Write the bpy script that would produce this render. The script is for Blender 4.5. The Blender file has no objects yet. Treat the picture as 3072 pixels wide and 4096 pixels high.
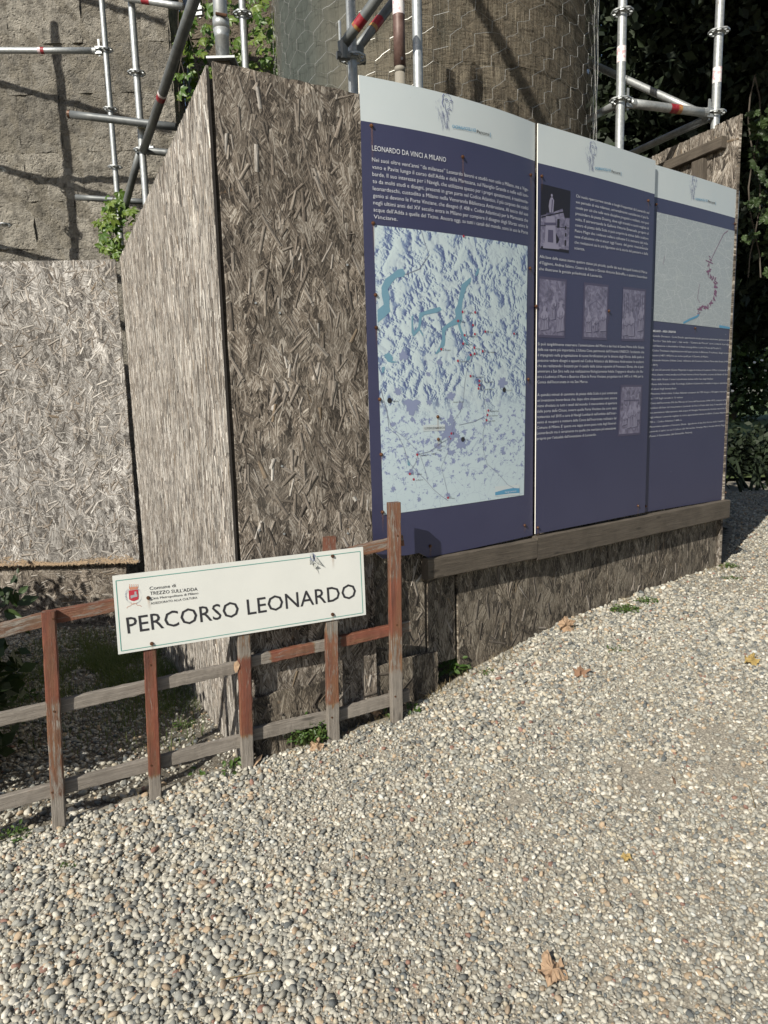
import bpy, bmesh, random
import numpy as np
from math import sin, cos, tan, atan2, radians, pi, hypot, sqrt, exp
random.seed(7); RNG = np.random.default_rng(7)
scene = bpy.context.scene
COL = scene.collection

# ------------------------------------------------------------------ camera, sky, sun, exposure
EYE = np.array([0.0, 0.0, 1.695]); FPX = 2892.3
PITCH, ROLL = radians(9.0515), radians(-1.5412)
cam = bpy.data.cameras.new('camera'); camo = bpy.data.objects.new('camera', cam); COL.objects.link(camo)
cam.sensor_fit = 'VERTICAL'; cam.sensor_height = 36; cam.lens = FPX / 4096 * 36
cam.clip_start = 0.05; cam.clip_end = 500
FW = np.array([0, cos(PITCH), -sin(PITCH)]); R0 = np.array([1.0, 0, 0]); U0 = np.cross(R0, FW)
RT = R0 * cos(ROLL) + U0 * sin(ROLL); UP = -R0 * sin(ROLL) + U0 * cos(ROLL)
from mathutils import Matrix, Vector
camo.matrix_world = Matrix(((RT[0], UP[0], -FW[0], EYE[0]), (RT[1], UP[1], -FW[1], EYE[1]), (RT[2], UP[2], -FW[2], EYE[2]), (0, 0, 0, 1)))
scene.camera = camo
scene.render.resolution_x = 768; scene.render.resolution_y = 1024

SUN_AZ, SUN_EL = radians(35.0), radians(35.0)      # horizontal heading the light travels (from +Y towards +X), height
TRAVEL = np.array([sin(SUN_AZ) * cos(SUN_EL), cos(SUN_AZ) * cos(SUN_EL), -sin(SUN_EL)])
w = bpy.data.worlds.new('World'); scene.world = w; w.use_nodes = True
nt = w.node_tree; bg = nt.nodes['Background']
sky = nt.nodes.new('ShaderNodeTexSky'); sky.sky_type = 'NISHITA'; sky.sun_disc = False
sky.sun_elevation = SUN_EL; sky.sun_rotation = SUN_AZ + pi
nt.links.new(sky.outputs[0], bg.inputs[0]); bg.inputs[1].default_value = 0.075
sl = bpy.data.lights.new('sun', 'SUN'); sl.energy = 4.9; sl.angle = radians(0.5); sl.color = (1, 0.945, 0.84)
so = bpy.data.objects.new('sun', sl); COL.objects.link(so); so.location = (-4, -6, 9)
so.rotation_euler = Vector(TRAVEL).to_track_quat('-Z', 'Y').to_euler()
vs = scene.view_settings; vs.view_transform = 'Standard'; vs.look = 'None'; vs.gamma = 1; vs.use_curve_mapping = False
vs.exposure = 0.34

# ------------------------------------------------------------------ surveying: where measured lines of sight meet real planes
def ray(u, v): return RT * (u - 1536) / FPX + FW - UP * (v - 2048) / FPX
def on_z(u, v, z): d = ray(u, v); return EYE + d * (z - EYE[2]) / d[2]
def on_wall(u, v, A, B):
    n = np.array([-(B[1] - A[1]), B[0] - A[0], 0]); d = ray(u, v)
    return EYE + d * (((np.array([A[0], A[1], 0]) - EYE) @ n) / (d @ n))
def on_y(u, v, y): d = ray(u, v); return EYE + d * (y / d[1])
def proj(P):
    d = np.asarray(P, float) - EYE; z = d @ FW
    return np.array([1536 + FPX * (d @ RT) / z, 2048 - FPX * (d @ UP) / z])

# hoarding corners in plan (metres)
C = np.array([[-0.593, 2.877], [-0.053, 3.093], [0.764, 3.663], [1.553, 4.280], [2.342, 4.896]])
ZT = 2.953
P0 = np.array([-0.614, 2.895]); FAR = np.array([-2.191, 6.424])
FENCE_A = np.array([-1.291, 2.542]); FENCE_B = np.array([0.0185, 3.006])   # front faces of first and last visible fence post

# ------------------------------------------------------------------ ground shape
EDGE = np.array([(-14, -2.0), (-6, .90), (-1.33, 2.585), (.03, 3.06), (.18, 3.22), (.764, 3.69), (1.553, 4.30), (2.36, 4.93), (3.1, 6.3), (3.4, 30)])
def behind(x, y):            # signed distance behind the path's edge (negative on the path)
    x = np.asarray(x, float); y = np.asarray(y, float)
    best = np.full(x.shape, 1e9); sg = np.ones(x.shape)
    for i in range(len(EDGE) - 1):
        a, b = EDGE[i], EDGE[i + 1]; d = b - a; L = d @ d
        t = np.clip(((x - a[0]) * d[0] + (y - a[1]) * d[1]) / L, 0, 1)
        dx = x - a[0] - t * d[0]; dy = y - a[1] - t * d[1]; q = np.hypot(dx, dy)
        s = np.sign(d[0] * (y - a[1]) - d[1] * (x - a[0]))
        m = q < best - 1e-9; best = np.where(m, q, best); sg = np.where(m, s, sg)
    return best * sg
def wob(x, y, f=1.0, a=1.0):
    return a * (np.sin(f * x * 1.7 + .3) * np.cos(f * y * 1.3 + 1.1) + .5 * np.sin(f * x * 3.9 + f * y * 2.3) + .3 * np.sin(f * x * 7.7 - f * y * 6.1 + 2))
def zpath(x, y):
    x = np.asarray(x, float); y = np.asarray(y, float)
    s = .78 * x + .62 * y
    z = np.where(s < 2.9, .004 + .14 * s, .41 + .06 * (1 - np.exp(-(np.maximum(s, 2.9) - 2.9) / .43)))
    z = np.maximum(z, -.8)
    return z + wob(x, y, 2.0, .005) + wob(x, y, 6.0, .0022)
def zsoil(x, y):
    x = np.asarray(x, float); y = np.asarray(y, float); b = behind(x, y)
    lo = .035 - .12 * (y - 3.07) + .08 * np.clip(-x - 1.95, 0, 3) * np.clip((y - 3) / 3.4, 0, 1)
    lo = np.clip(lo, -.5, .2)
    right = np.clip((x - (-.9) - (y - 3) * -.3) / .6, 0, 1)
    lo = lo * (1 - right) + (zpath(x, y) - .02) * right
    t = np.clip(b / .22, 0, 1); t = t * t * (3 - 2 * t)
    return (zpath(x, y) - .035) * (1 - t) + (np.minimum(lo, zpath(x, y) - .03)) * t + wob(x, y, 5, .004)

# ------------------------------------------------------------------ helpers
def link(o, parent=None):
    COL.objects.link(o)
    if parent is not None: o.parent = parent
    return o
def mesh_obj(name, verts, faces, mats, parent=None, smooth=False, uv=None, midx=None, fattr=None, cattr=None):
    me = bpy.data.meshes.new(name); me.from_pydata([tuple(map(float, v)) for v in verts], [], [tuple(map(int, f)) for f in faces])
    if not isinstance(mats, (list, tuple)): mats = [mats]
    for m in mats: me.materials.append(m)
    if midx is not None: me.polygons.foreach_set('material_index', np.asarray(midx, np.int32))
    if smooth: me.polygons.foreach_set('use_smooth', [True] * len(me.polygons))
    if uv is not None:      # per-vertex uv
        l = me.uv_layers.new(name='UVMap'); li = np.empty(len(me.loops), np.int32); me.loops.foreach_get('vertex_index', li)
        l.data.foreach_set('uv', np.asarray(uv, np.float32)[li].ravel())
    if fattr is not None:
        for k, a in fattr.items():
            at = me.attributes.new(k, 'FLOAT', 'POINT'); at.data.foreach_set('value', np.asarray(a, np.float32))
    if cattr is not None:
        at = me.color_attributes.new('tone', 'FLOAT_COLOR', 'POINT'); c = np.ones((len(verts), 4), np.float32); c[:, :3] = cattr; at.data.foreach_set('color', c.ravel())
    me.update()
    o = bpy.data.objects.new(name, me); return link(o, parent)
def thing(name, label, cat, loc=(0, 0, 0), group=None):
    o = bpy.data.objects.new(name, None); o.location = tuple(map(float, loc)); o.empty_display_size = .1
    o['label'] = label; o['category'] = cat
    if group: o['group'] = group
    return link(o)
def tag(o, label=None, cat=None, group=None, kind=None):
    if label: o['label'] = label
    if cat: o['category'] = cat
    if group: o['group'] = group
    if kind: o['kind'] = kind
    return o
def adopt(o, root):          # parent while keeping world placement
    o.parent = root; o.matrix_parent_inverse = Matrix.Translation(root.location).inverted(); return o
class MB:
    def __init__(s): s.v = []; s.f = []; s.uv = []; s.a = []; s.c = []; s.mi = []
    def add(s, v, f, uv=None, a=None, c=None, mi=0):
        n = len(s.v); s.v += [tuple(p) for p in v]; s.f += [tuple(i + n for i in q) for q in f]
        s.uv += list(uv) if uv is not None else [(0, 0)] * len(v); s.a += list(a) if a is not None else [0.0] * len(v)
        s.c += list(c) if c is not None else [(.5, .5, .5)] * len(v); s.mi += [mi] * len(f)
    def build(s, name, mats, parent=None, smooth=False, kind=None):
        o = mesh_obj(name, s.v, s.f, mats, None, smooth, s.uv, s.mi, {'paint': s.a}, s.c)
        if parent is not None: adopt(o, parent)
        if kind: o['kind'] = kind
        return o
def unit(v): v = np.asarray(v, float); return v / np.linalg.norm(v)
def frame_of(d, up=(0, 0, 1)):
    d = unit(d); up = np.asarray(up, float)
    if abs(d @ up) > .98: up = np.array([1.0, 0, 0])
    x = unit(np.cross(up, d)); y = np.cross(d, x); return x, y, d
def tube(mb, a, b, r, n=14, r2=None, caps=True, segs=1, jit=0.0, hollow=False, mi=0):
    a = np.asarray(a, float); b = np.asarray(b, float); x, y, d = frame_of(b - a); L = np.linalg.norm(b - a); r2 = r if r2 is None else r2
    v = []; uv = []
    for k in range(segs + 1):
        t = k / segs; p = a + (b - a) * t; rr = r + (r2 - r) * t
        if 0 < k < segs: p = p + (x * random.uniform(-1, 1) + y * random.uniform(-1, 1)) * jit
        for i in range(n):
            q = 2 * pi * i / n; v.append(p + (x * cos(q) + y * sin(q)) * rr); uv.append((t * L, q * rr))
    f = [(k * n + i, k * n + (i + 1) % n, (k + 1) * n + (i + 1) % n, (k + 1) * n + i) for k in range(segs) for i in range(n)]
    if caps and not hollow: f += [tuple(reversed(range(n))), tuple(range(segs * n, segs * n + n))]
    if hollow:
        m = len(v)
        for k, p in ((0, a), (segs, b)):
            for i in range(n):
                q = 2 * pi * i / n; v.append(p + (x * cos(q) + y * sin(q)) * r * .86); uv.append((0, 0))
        f += [(i, m + i, m + (i + 1) % n, (i + 1) % n) for i in range(n)]
        f += [(segs * n + (i + 1) % n, m + n + (i + 1) % n, m + n + i, segs * n + i) for i in range(n)]
        f += [(m + i, m + n + i, m + n + (i + 1) % n, m + (i + 1) % n) for i in range(n)]
    mb.add(v, f, uv, mi=mi)
def polytube(mb, pts, r, n=5, mi=0):
    pts = [np.asarray(p, float) for p in pts]; v = []; N = len(pts)
    for k, p in enumerate(pts):
        d = pts[min(k + 1, N - 1)] - pts[max(k - 1, 0)]; x, y, _ = frame_of(d)
        rr = r[k] if isinstance(r, (list, tuple)) else r
        for i in range(n): q = 2 * pi * i / n; v.append(p + (x * cos(q) + y * sin(q)) * rr)
    f = [(k * n + i, k * n + (i + 1) % n, (k + 1) * n + (i + 1) % n, (k + 1) * n + i) for k in range(N - 1) for i in range(n)]
    f += [tuple(reversed(range(n))), tuple(range((N - 1) * n, N * n))]
    mb.add(v, f, mi=mi)
def box(mb, o, ex, ey, ez, mi=0, c=None):
    o = np.asarray(o, float); v = [o + ex * i + ey * j + ez * k for k in (0, 1) for j in (0, 1) for i in (0, 1)]
    lx, ly, lz = (np.linalg.norm(e) for e in (ex, ey, ez))
    uv = [(i * lx + k * lz, j * ly + k * lz) for k in (0, 1) for j in (0, 1) for i in (0, 1)]
    mb.add(v, [(0, 2, 3, 1), (4, 5, 7, 6), (0, 1, 5, 4), (2, 6, 7, 3), (0, 4, 6, 2), (1, 3, 7, 5)], uv, c=[c] * 8 if c is not None else None, mi=mi)
def plank(mb, a, b, wdir, w, ndir, t, segs=10, rough=.0015, paint=None, seed=0):
    """board from a to b (centre line of the FRONT face), width w along wdir, thickness t going back along -ndir; bevelled, slightly uneven; paint(u)->0..1"""
    rr = random.Random(seed); a = np.asarray(a, float); b = np.asarray(b, float); wd = unit(wdir); nd = unit(ndir); L = np.linalg.norm(b - a)
    bv = min(w, t) * .10
    prof = [(-w / 2 + bv, 0), (w / 2 - bv, 0), (w / 2, -bv), (w / 2, -t + bv), (w / 2 - bv, -t), (-w / 2 + bv, -t), (-w / 2, -t + bv), (-w / 2, -bv)]
    per = [0]; 
    for i in range(8): p, q = prof[i], prof[(i + 1) % 8]; per.append(per[-1] + hypot(p[0] - q[0], p[1] - q[1]))
    v = []; uv = []; pa = []; off = rr.uniform(0, 50)
    for k in range(segs + 1):
        u = k / segs; c = a + (b - a) * u
        for i, (pw, pn) in enumerate(prof + [prof[0]]):
            j1 = rr.uniform(-1, 1) * rough; j2 = rr.uniform(-1, 1) * rough * .6
            if i == 8: v.append(v[-8]);
            else: v.append(c + wd * (pw + j1) + nd * (pn + j2))
            uv.append((u * L + off, per[i] + off * .37)); pa.append(paint(u) if paint else 0.0)
    f = [(k * 9 + i, k * 9 + i + 1, (k + 1) * 9 + i + 1, (k + 1) * 9 + i) for k in range(segs) for i in range(8)]
    f += [tuple(reversed(range(8))), tuple(segs * 9 + i for i in range(8))]
    mb.add(v, f, uv, pa)

# ------------------------------------------------------------------ materials
class N:
    def __init__(s, name, rough=.8, metal=0.0):
        s.m = bpy.data.materials.new(name); s.m.use_nodes = True; s.t = s.m.node_tree; s.b = s.t.nodes['Principled BSDF']
        s.b.inputs['Roughness'].default_value = rough; s.b.inputs['Metallic'].default_value = metal
    def n(s, k, **kw):
        x = s.t.nodes.new(k)
        for a, b in kw.items():
            if a.startswith('i_'): x.inputs[a[2:].replace('_', ' ')].default_value = b
            else: setattr(x, a, b)
        return x
    def l(s, a, b): s.t.links.new(a, b); return b
    def noise(s, vec, scale, detail=4, rough=.6, dist=0.0):
        x = s.n('ShaderNodeTexNoise'); x.inputs['Scale'].default_value = scale; x.inputs['Detail'].default_value = detail; x.inputs['Roughness'].default_value = rough; x.inputs['Distortion'].default_value = dist
        if vec is not None: s.l(vec, x.inputs['Vector'])
        return x.outputs['Fac']
    def vor(s, vec, scale, feature='F1', out='Distance', rnd=1.0):
        x = s.n('ShaderNodeTexVoronoi'); x.feature = feature; x.inputs['Scale'].default_value = scale; x.inputs['Randomness'].default_value = rnd
        if vec is not None: s.l(vec, x.inputs['Vector'])
        return x.outputs[out]
    def map(s, vec, scale=(1, 1, 1), rot=(0, 0, 0), loc=(0, 0, 0)):
        x = s.n('ShaderNodeMapping'); x.inputs['Scale'].default_value = scale; x.inputs['Rotation'].default_value = rot; x.inputs['Location'].default_value = loc; s.l(vec, x.inputs['Vector']); return x.outputs[0]
    def ramp(s, fac, stops, interp='LINEAR'):
        x = s.n('ShaderNodeValToRGB'); e = x.color_ramp.elements; x.color_ramp.interpolation = interp
        while len(e) < len(stops): e.new(.5)
        for i, (p, c) in enumerate(stops):
            e[i].position = p; e[i].color = (c if isinstance(c, tuple) else (c, c, c)) + (1,)
        s.l(fac, x.inputs[0]); return x.outputs[0]
    def mix(s, fac, a, b, mode='MIX'):
        x = s.n('ShaderNodeMix'); x.data_type = 'RGBA'; x.blend_type = mode
        for k, q in ((0, fac), (6, a), (7, b)):
            if isinstance(q, (int, float)): x.inputs[k].default_value = q if k == 0 else (q, q, q, 1)
            elif isinstance(q, tuple): x.inputs[k].default_value = q + (1,)
            else: s.l(q, x.inputs[k])
        return x.outputs[2]
    def math(s, op, a, b=0.0, clamp=False):
        x = s.n('ShaderNodeMath'); x.operation = op; x.use_clamp = clamp
        for k, q in ((0, a), (1, b)):
            if isinstance(q, (int, float)): x.inputs[k].default_value = q
            else: s.l(q, x.inputs[k])
        return x.outputs[0]
    def bump(s, h, strength=.5, dist=.01, prev=None):
        x = s.n('ShaderNodeBump'); x.inputs['Strength'].default_value = strength; x.inputs['Distance'].default_value = dist; s.l(h, x.inputs['Height'])
        if prev is not None: s.l(prev, x.inputs['Normal'])
        s.l(x.outputs[0], s.b.inputs['Normal']); return x.outputs[0]
    def col(s, c):
        if isinstance(c, tuple): s.b.inputs['Base Color'].default_value = c + (1,)
        else: s.l(c, s.b.inputs['Base Color'])
        return s
    def obj(s): return s.n('ShaderNodeTexCoord').outputs['Object']
    def uv(s): return s.n('ShaderNodeTexCoord').outputs['UV']
    def gen(s): return s.n('ShaderNodeTexCoord').outputs['Generated']
    def pos(s): return s.n('ShaderNodeNewGeometry').outputs['Position']
    def attr(s, name, out='Fac'): x = s.n('ShaderNodeAttribute'); x.attribute_name = name; return x.outputs[out]
    def rand(s): return s.n('ShaderNodeObjectInfo').outputs['Random']

def flat(name, c, rough=.6, metal=0.0):
    m = N(name, rough, metal); v = m.noise(m.pos(), 30, 3); m.col(m.mix(m.math('MULTIPLY', v, .25), c, tuple(x * .7 for x in c))); return m.m

def mat_osb_base(name, k, dark, mid, light, spread, cell=1.0):
    """pressed wood strands: cells of fibre, each cell with its own lie; the highest fibre wins"""
    m = N(name, .9); u = m.uv(); hs = []
    wn = m.n('ShaderNodeTexNoise'); wn.inputs['Scale'].default_value = 38 * cell; wn.inputs['Detail'].default_value = 4; m.l(u, wn.inputs['Vector']); ws = m.n('ShaderNodeVectorMath'); ws.operation = 'SCALE'; ws.inputs['Scale'].default_value = .028 / cell; m.l(wn.outputs['Color'], ws.inputs[0]); wa = m.n('ShaderNodeVectorMath'); wa.operation = 'ADD'; m.l(u, wa.inputs[0]); m.l(ws.outputs[0], wa.inputs[1]); wu = wa.outputs[0]
    for i, (cs, rr_) in enumerate(((21, 1.0), (34, .8), (52, 1.3))):
        v = m.n('ShaderNodeTexVoronoi'); v.feature = 'F1'; v.inputs['Scale'].default_value = 1.0; m.l(m.map(wu, (cs * cell, cs * .42 * cell, 1), (0, 0, .5 * (i - 1)), (3.1 * i, 7.7 * i, 0)), v.inputs['Vector'])
        sc = m.n('ShaderNodeSeparateColor'); m.l(v.outputs['Color'], sc.inputs[0]); ang = m.math('MULTIPLY', m.math('SUBTRACT', sc.outputs[0], .5), 2 * spread * rr_)
        vr = m.n('ShaderNodeVectorRotate'); vr.rotation_type = 'Z_AXIS'; m.l(m.map(u, (1, 1, 1), (0, 0, 0), (5.3 * i, 2.1 * i, i)), vr.inputs['Vector']); m.l(ang, vr.inputs['Angle'])
        g = m.noise(m.map(vr.outputs[0], (k, k * .07, 1)), 1, 5, .62, .25); hs.append(m.math('ADD', m.math('MULTIPLY', g, .9), m.math('MULTIPLY', sc.outputs[1], .22)))
    h = m.math('MAXIMUM', m.math('MAXIMUM', hs[0], hs[1]), hs[2]); f = m.noise(m.map(u, (k * 3, k * .5, 1)), 1, 4, .7); hh = m.math('ADD', h, m.math('MULTIPLY', m.math('SUBTRACT', f, .5), .30))
    c = m.ramp(hh, [(.545, dark), (.60, mid), (.665, tuple(x * 1.45 for x in mid)), (.725, light)])  # low fibre goes dark: crevice shade put into the colour
    tn = m.vor(m.map(wu, (17 * cell, 8 * cell, 1)), 1, 'F1', 'Color'); ts = m.n('ShaderNodeSeparateColor'); m.l(tn, ts.inputs[0]); c = m.mix(1.0, c, m.ramp(ts.outputs[2], [(0, .72), (.75, 1.0), (1, 1.35)]), 'MULTIPLY')
    big = m.noise(m.pos(), 2.1, 6, .68, .6); c = m.mix(m.ramp(big, [(.42, 0.0), (.68, .6)]), c, m.mix(.55, c, (.055, .045, .034))); pale = m.noise(m.map(m.pos(), (1, 1, .6), (0, 0, 0), (4, 2, 7)), 2.6, 6, .7); c = m.mix(m.ramp(pale, [(.52, 0.0), (.72, .4)]), c, m.mix(.5, c, light))
    wm = m.noise(m.pos(), 16, 4, .6); c = m.mix(m.ramp(wm, [(.68, 0.0), (.76, .5)]), c, (.34, .22, .12))
    m.col(c); m.bump(hh, 1.0, .013); return m.m
def mat_chip(name, k, dark, light):
    """strand faces: fibre streaks k per metre running along each strand"""
    m = N(name, .88); u = m.uv(); t = m.attr('tone', 'Color')
    g = m.noise(m.map(u, (k * .07, k, 1)), 1, 5, .62, .4); g3 = m.noise(m.map(u, (k * .16, k * 3.1, 1)), 1, 4, .7)
    c = m.mix(m.ramp(g, [(.36, .95), (.50, 0.0)]), t, m.mix(.82, t, dark)); c = m.mix(m.ramp(g, [(.54, 0.0), (.66, .75)]), c, m.mix(.5, t, light))
    c = m.mix(m.ramp(g3, [(.36, .7), (.5, 0.0)]), c, m.mix(.7, t, dark))
    big = m.noise(m.pos(), 2.1, 6, .68, .6); c = m.mix(m.ramp(big, [(.42, 0.0), (.68, .6)]), c, m.mix(.55, c, (.055, .045, .034))); pale = m.noise(m.map(m.pos(), (1, 1, .6), (0, 0, 0), (4, 2, 7)), 2.6, 6, .7); c = m.mix(m.ramp(pale, [(.52, 0.0), (.72, .4)]), c, m.mix(.5, c, light))
    gr = m.noise(m.pos(), 5.0, 5, .6); c = m.mix(m.ramp(gr, [(.60, 0.0), (.72, .35)]), c, (.12, .10, .055))
    m.col(c); m.bump(m.math('ADD', g, m.math('MULTIPLY', g3, .6)), 1.0, .0040); return m.m
M_osb_dark = mat_osb_base('osb_weathered_brown', 150, (.028, .022, .017), (.145, .12, .095), (.44, .40, .345), .8); M_osb_low = mat_osb_base('osb_damp_foot', 150, (.024, .019, .014), (.115, .094, .070), (.34, .30, .24), .6)
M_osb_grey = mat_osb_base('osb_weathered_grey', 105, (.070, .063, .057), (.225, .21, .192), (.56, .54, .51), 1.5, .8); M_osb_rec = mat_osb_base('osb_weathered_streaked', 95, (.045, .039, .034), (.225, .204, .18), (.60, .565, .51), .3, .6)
M_chip = mat_chip('osb_strand', 190, (.035, .028, .022), (.46, .42, .37)); M_chipg = mat_chip('osb_strand_grey', 130, (.075, .065, .058), (.66, .63, .58))

def mat_wood(name, a, b, scale=1.0):
    m = N(name, .85); u = m.uv()
    g = m.noise(m.map(u, (5, 190 * scale, 1)), 1, 6, .68, .6); g2 = m.noise(m.map(u, (25, 700, 1)), 1, 4, .7)
    k = m.vor(m.map(u, (3.2, 13, 1)), 1, 'F1', 'Distance'); kn = m.ramp(k, [(.0, 1.0), (.07, .8), (.12, 0.0)])
    c = m.ramp(g, [(.28, a), (.72, b)]); c = m.mix(m.ramp(g2, [(.5, 0.0), (.75, .5)]), c, tuple(x * .35 for x in a))
    c = m.mix(m.math('MULTIPLY', kn, .7), c, tuple(x * .3 for x in a))
    st = m.noise(m.pos(), 7, 4, .6); c = m.mix(m.ramp(st, [(.45, 0.0), (.8, .5)]), c, tuple(x * .55 for x in a)); 
    p = m.attr('paint'); wear = m.noise(m.map(u, (7, 60, 1)), 1, 5, .72, 1.2); wear2 = m.noise(m.map(u, (40, 500, 1)), 1, 3, .7)
    thr = m.math('ADD', m.math('ADD', m.math('MULTIPLY', p, .86), m.math('MULTIPLY', m.math('SUBTRACT', wear, .5), 2.1)), m.math('MULTIPLY', m.math('SUBTRACT', wear2, .5), .7))
    msk = m.ramp(thr, [(.40, 0.0), (.60, 1.0)])
    pn = m.noise(m.map(u, (4, 22, 1)), 1, 4, .6)
    pc = m.ramp(pn, [(.3, (.105, .024, .012)), (.46, (.185, .044, .018)), (.60, (.17, .058, .024)), (.74, (.18, .085, .034))]); pc = m.mix(m.ramp(p, [(.55, .85), (.85, 0.0)]), pc, m.ramp(pn, [(.3, (.13, .065, .025)), (.7, (.22, .13, .055))]))
    pd = m.noise(m.map(u, (3, 14, 1)), 1, 5, .7); pc = m.mix(1.0, pc, m.ramp(pd, [(.3, .50), (.7, 1.15)]), 'MULTIPLY'); c = m.mix(m.math('MULTIPLY', msk, .90), c, pc); m.col(c)
    m.l(m.ramp(msk, [(0, .88), (1, .62)]), m.b.inputs['Roughness'])
    m.bump(m.math('ADD', m.math('MULTIPLY', g, 1.2), g2), .8, .0035); return m.m
M_wood = mat_wood('weathered_wood', (.13, .112, .093), (.30, .27, .235))
M_batten = mat_wood('batten_wood', (.050, .040, .030), (.15, .125, .098))

def mat_galv():
    m = N('galvanised_steel', .42, .55); p = m.pos()
    v = m.vor(p, 75, 'F1', 'Color'); s = m.n('ShaderNodeSeparateColor'); m.l(v, s.inputs[0]); n = m.noise(p, 9, 5, .6)
    c = m.ramp(s.outputs[0], [(0, (.34, .36, .37)), (1, (.48, .50, .50))]); c = m.mix(m.ramp(n, [(.4, 0.0), (.75, .6)]), c, (.27, .28, .28)); 
    r = m.noise(p, 22, 5, .7); c = m.mix(m.ramp(r, [(.66, 0.0), (.72, .7)]), c, (.55, .54, .52)); r2 = m.noise(p, 7, 6, .75); c = m.mix(m.ramp(r2, [(.62, 0.0), (.70, .55)]), c, (.17, .12, .09)); m.col(c)
    m.l(m.ramp(n, [(.3, .38), (.8, .62)]), m.b.inputs['Roughness']); m.bump(n, .15, .002); return m.m
M_galv = mat_galv()
def mat_tube_dark(name, c1, c2, metal=.3):
    m = N(name, .5, metal); p = m.pos(); n = m.noise(p, 12, 6, .7); m.col(m.ramp(n, [(.35, c1), (.7, c2)])); m.bump(n, .3, .002); return m.m
M_tdark = mat_tube_dark('dull_steel', (.11, .12, .125), (.19, .20, .20))
M_trust = mat_tube_dark('rusty_tube', (.10, .055, .045), (.20, .13, .11), .1)
M_rust = mat_tube_dark('rust', (.05, .022, .012), (.16, .07, .03), .3)
M_clamp = mat_tube_dark('zinc_clamp', (.32, .29, .20), (.45, .42, .32), .4)
def mat_sticker(name, a, b):
    m = N(name, .5); n = m.noise(m.map(m.pos(), (40, 40, 40)), 1, 4, .7); m.col(m.mix(m.ramp(n, [(.5, 0.0), (.58, 1.0)]), a, b)); return m.m
M_stred = mat_sticker('sticker_red', (.24, .012, .022), (.30, .04, .05)); M_stwht = mat_sticker('sticker_white', (.75, .73, .73), (.62, .40, .42)); M_stor = mat_sticker('sticker_orange', (.34, .19, .06), (.28, .03, .03))

def mat_stone(name, a, b, cc):
    m = N(name, .92); p = m.pos(); r = m.rand()
    n1 = m.noise(p, 2.3, 6, .65); n2 = m.noise(p, 11, 9, .74); n3 = m.noise(p, 55, 6, .72); dp = m.n('ShaderNodeVectorMath'); dp.operation = 'ADD'; nv = m.n('ShaderNodeTexNoise'); nv.inputs['Scale'].default_value = 9; nv.inputs['Detail'].default_value = 5; sc_ = m.n('ShaderNodeVectorMath'); sc_.operation = 'SCALE'; sc_.inputs['Scale'].default_value = .14; m.l(p, nv.inputs['Vector']); m.l(nv.outputs['Color'], sc_.inputs[0]); m.l(p, dp.inputs[0]); m.l(sc_.outputs[0], dp.inputs[1]); pit = m.vor(m.map(dp.outputs[0], (1, 1, 1.5)), 19, 'F1', 'Distance')
    c = m.ramp(n1, [(.3, a), (.5, b), (.72, cc)]); c = m.mix(m.ramp(n2, [(.46, .0), (.64, .8)]), c, tuple(x * .42 for x in a)); c = m.mix(m.ramp(pit, [(.08, .7), (.22, 0.0)]), c, tuple(x * .4 for x in a)); 
    c = m.mix(.9, c, m.mix(1.0, c, m.ramp(r, [(0, .70), (1, 1.15)]), 'MULTIPLY')); c = m.mix(m.ramp(n3, [(.6, 0.0), (.75, .4)]), c, (.50, .45, .37)); m.col(c)
    h = m.math('ADD', m.math('MULTIPLY', n2, 1.5), m.math('MULTIPLY', n3, .75)); h = m.math('ADD', h, m.ramp(pit, [(.0, 0.0), (.35, .45)]))
    h = m.math('ADD', h, m.math('MULTIPLY', n1, 1.5)); m.bump(h, 1.0, .11); return m.m
M_stone = mat_stone('eroded_stone', (.29, .265, .22), (.46, .425, .36), (.58, .54, .46))
M_tower = mat_stone('tower_stone', (.19, .15, .11), (.34, .28, .20), (.42, .35, .26))
M_mortar = mat_stone('mortar', (.26, .235, .19), (.38, .345, .28), (.46, .42, .35))

def mat_net():
    m = N('shade_netting', .9); u = m.uv()
    a = m.noise(m.map(u, (520, 6, 1)), 1, 3, .6); b = m.noise(m.map(u, (10, 620, 1)), 1, 3, .6)
    g = m.math('MAXIMUM', a, b); big = m.noise(m.map(u, (3, 1.2, 1)), 1, 4, .6); fold = m.noise(m.map(u, (14, .6, 1)), 1, 4, .6)
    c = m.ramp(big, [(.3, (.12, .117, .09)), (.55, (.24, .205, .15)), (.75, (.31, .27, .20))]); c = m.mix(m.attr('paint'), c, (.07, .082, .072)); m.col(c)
    tr = m.n('ShaderNodeBsdfTransparent'); mx = m.n('ShaderNodeMixShader'); out = m.t.nodes['Material Output']
    m.l(m.ramp(m.math('ADD', g, m.math('MULTIPLY', m.attr('paint'), .25)), [(.50, .0), (.60, 1.0)]), mx.inputs[0]); m.l(tr.outputs[0], mx.inputs[1]); m.l(m.b.outputs[0], mx.inputs[2]); m.l(mx.outputs[0], out.inputs[0])
    m.bump(m.math('ADD', g, m.math('MULTIPLY', fold, 3.5)), 1.0, .010); return m.m
M_net = mat_net(); 
def mat_wire():
    m = N('wire', .4, .6); m.col((.44, .44, .42)); return m.m
M_wire = mat_wire()

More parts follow.
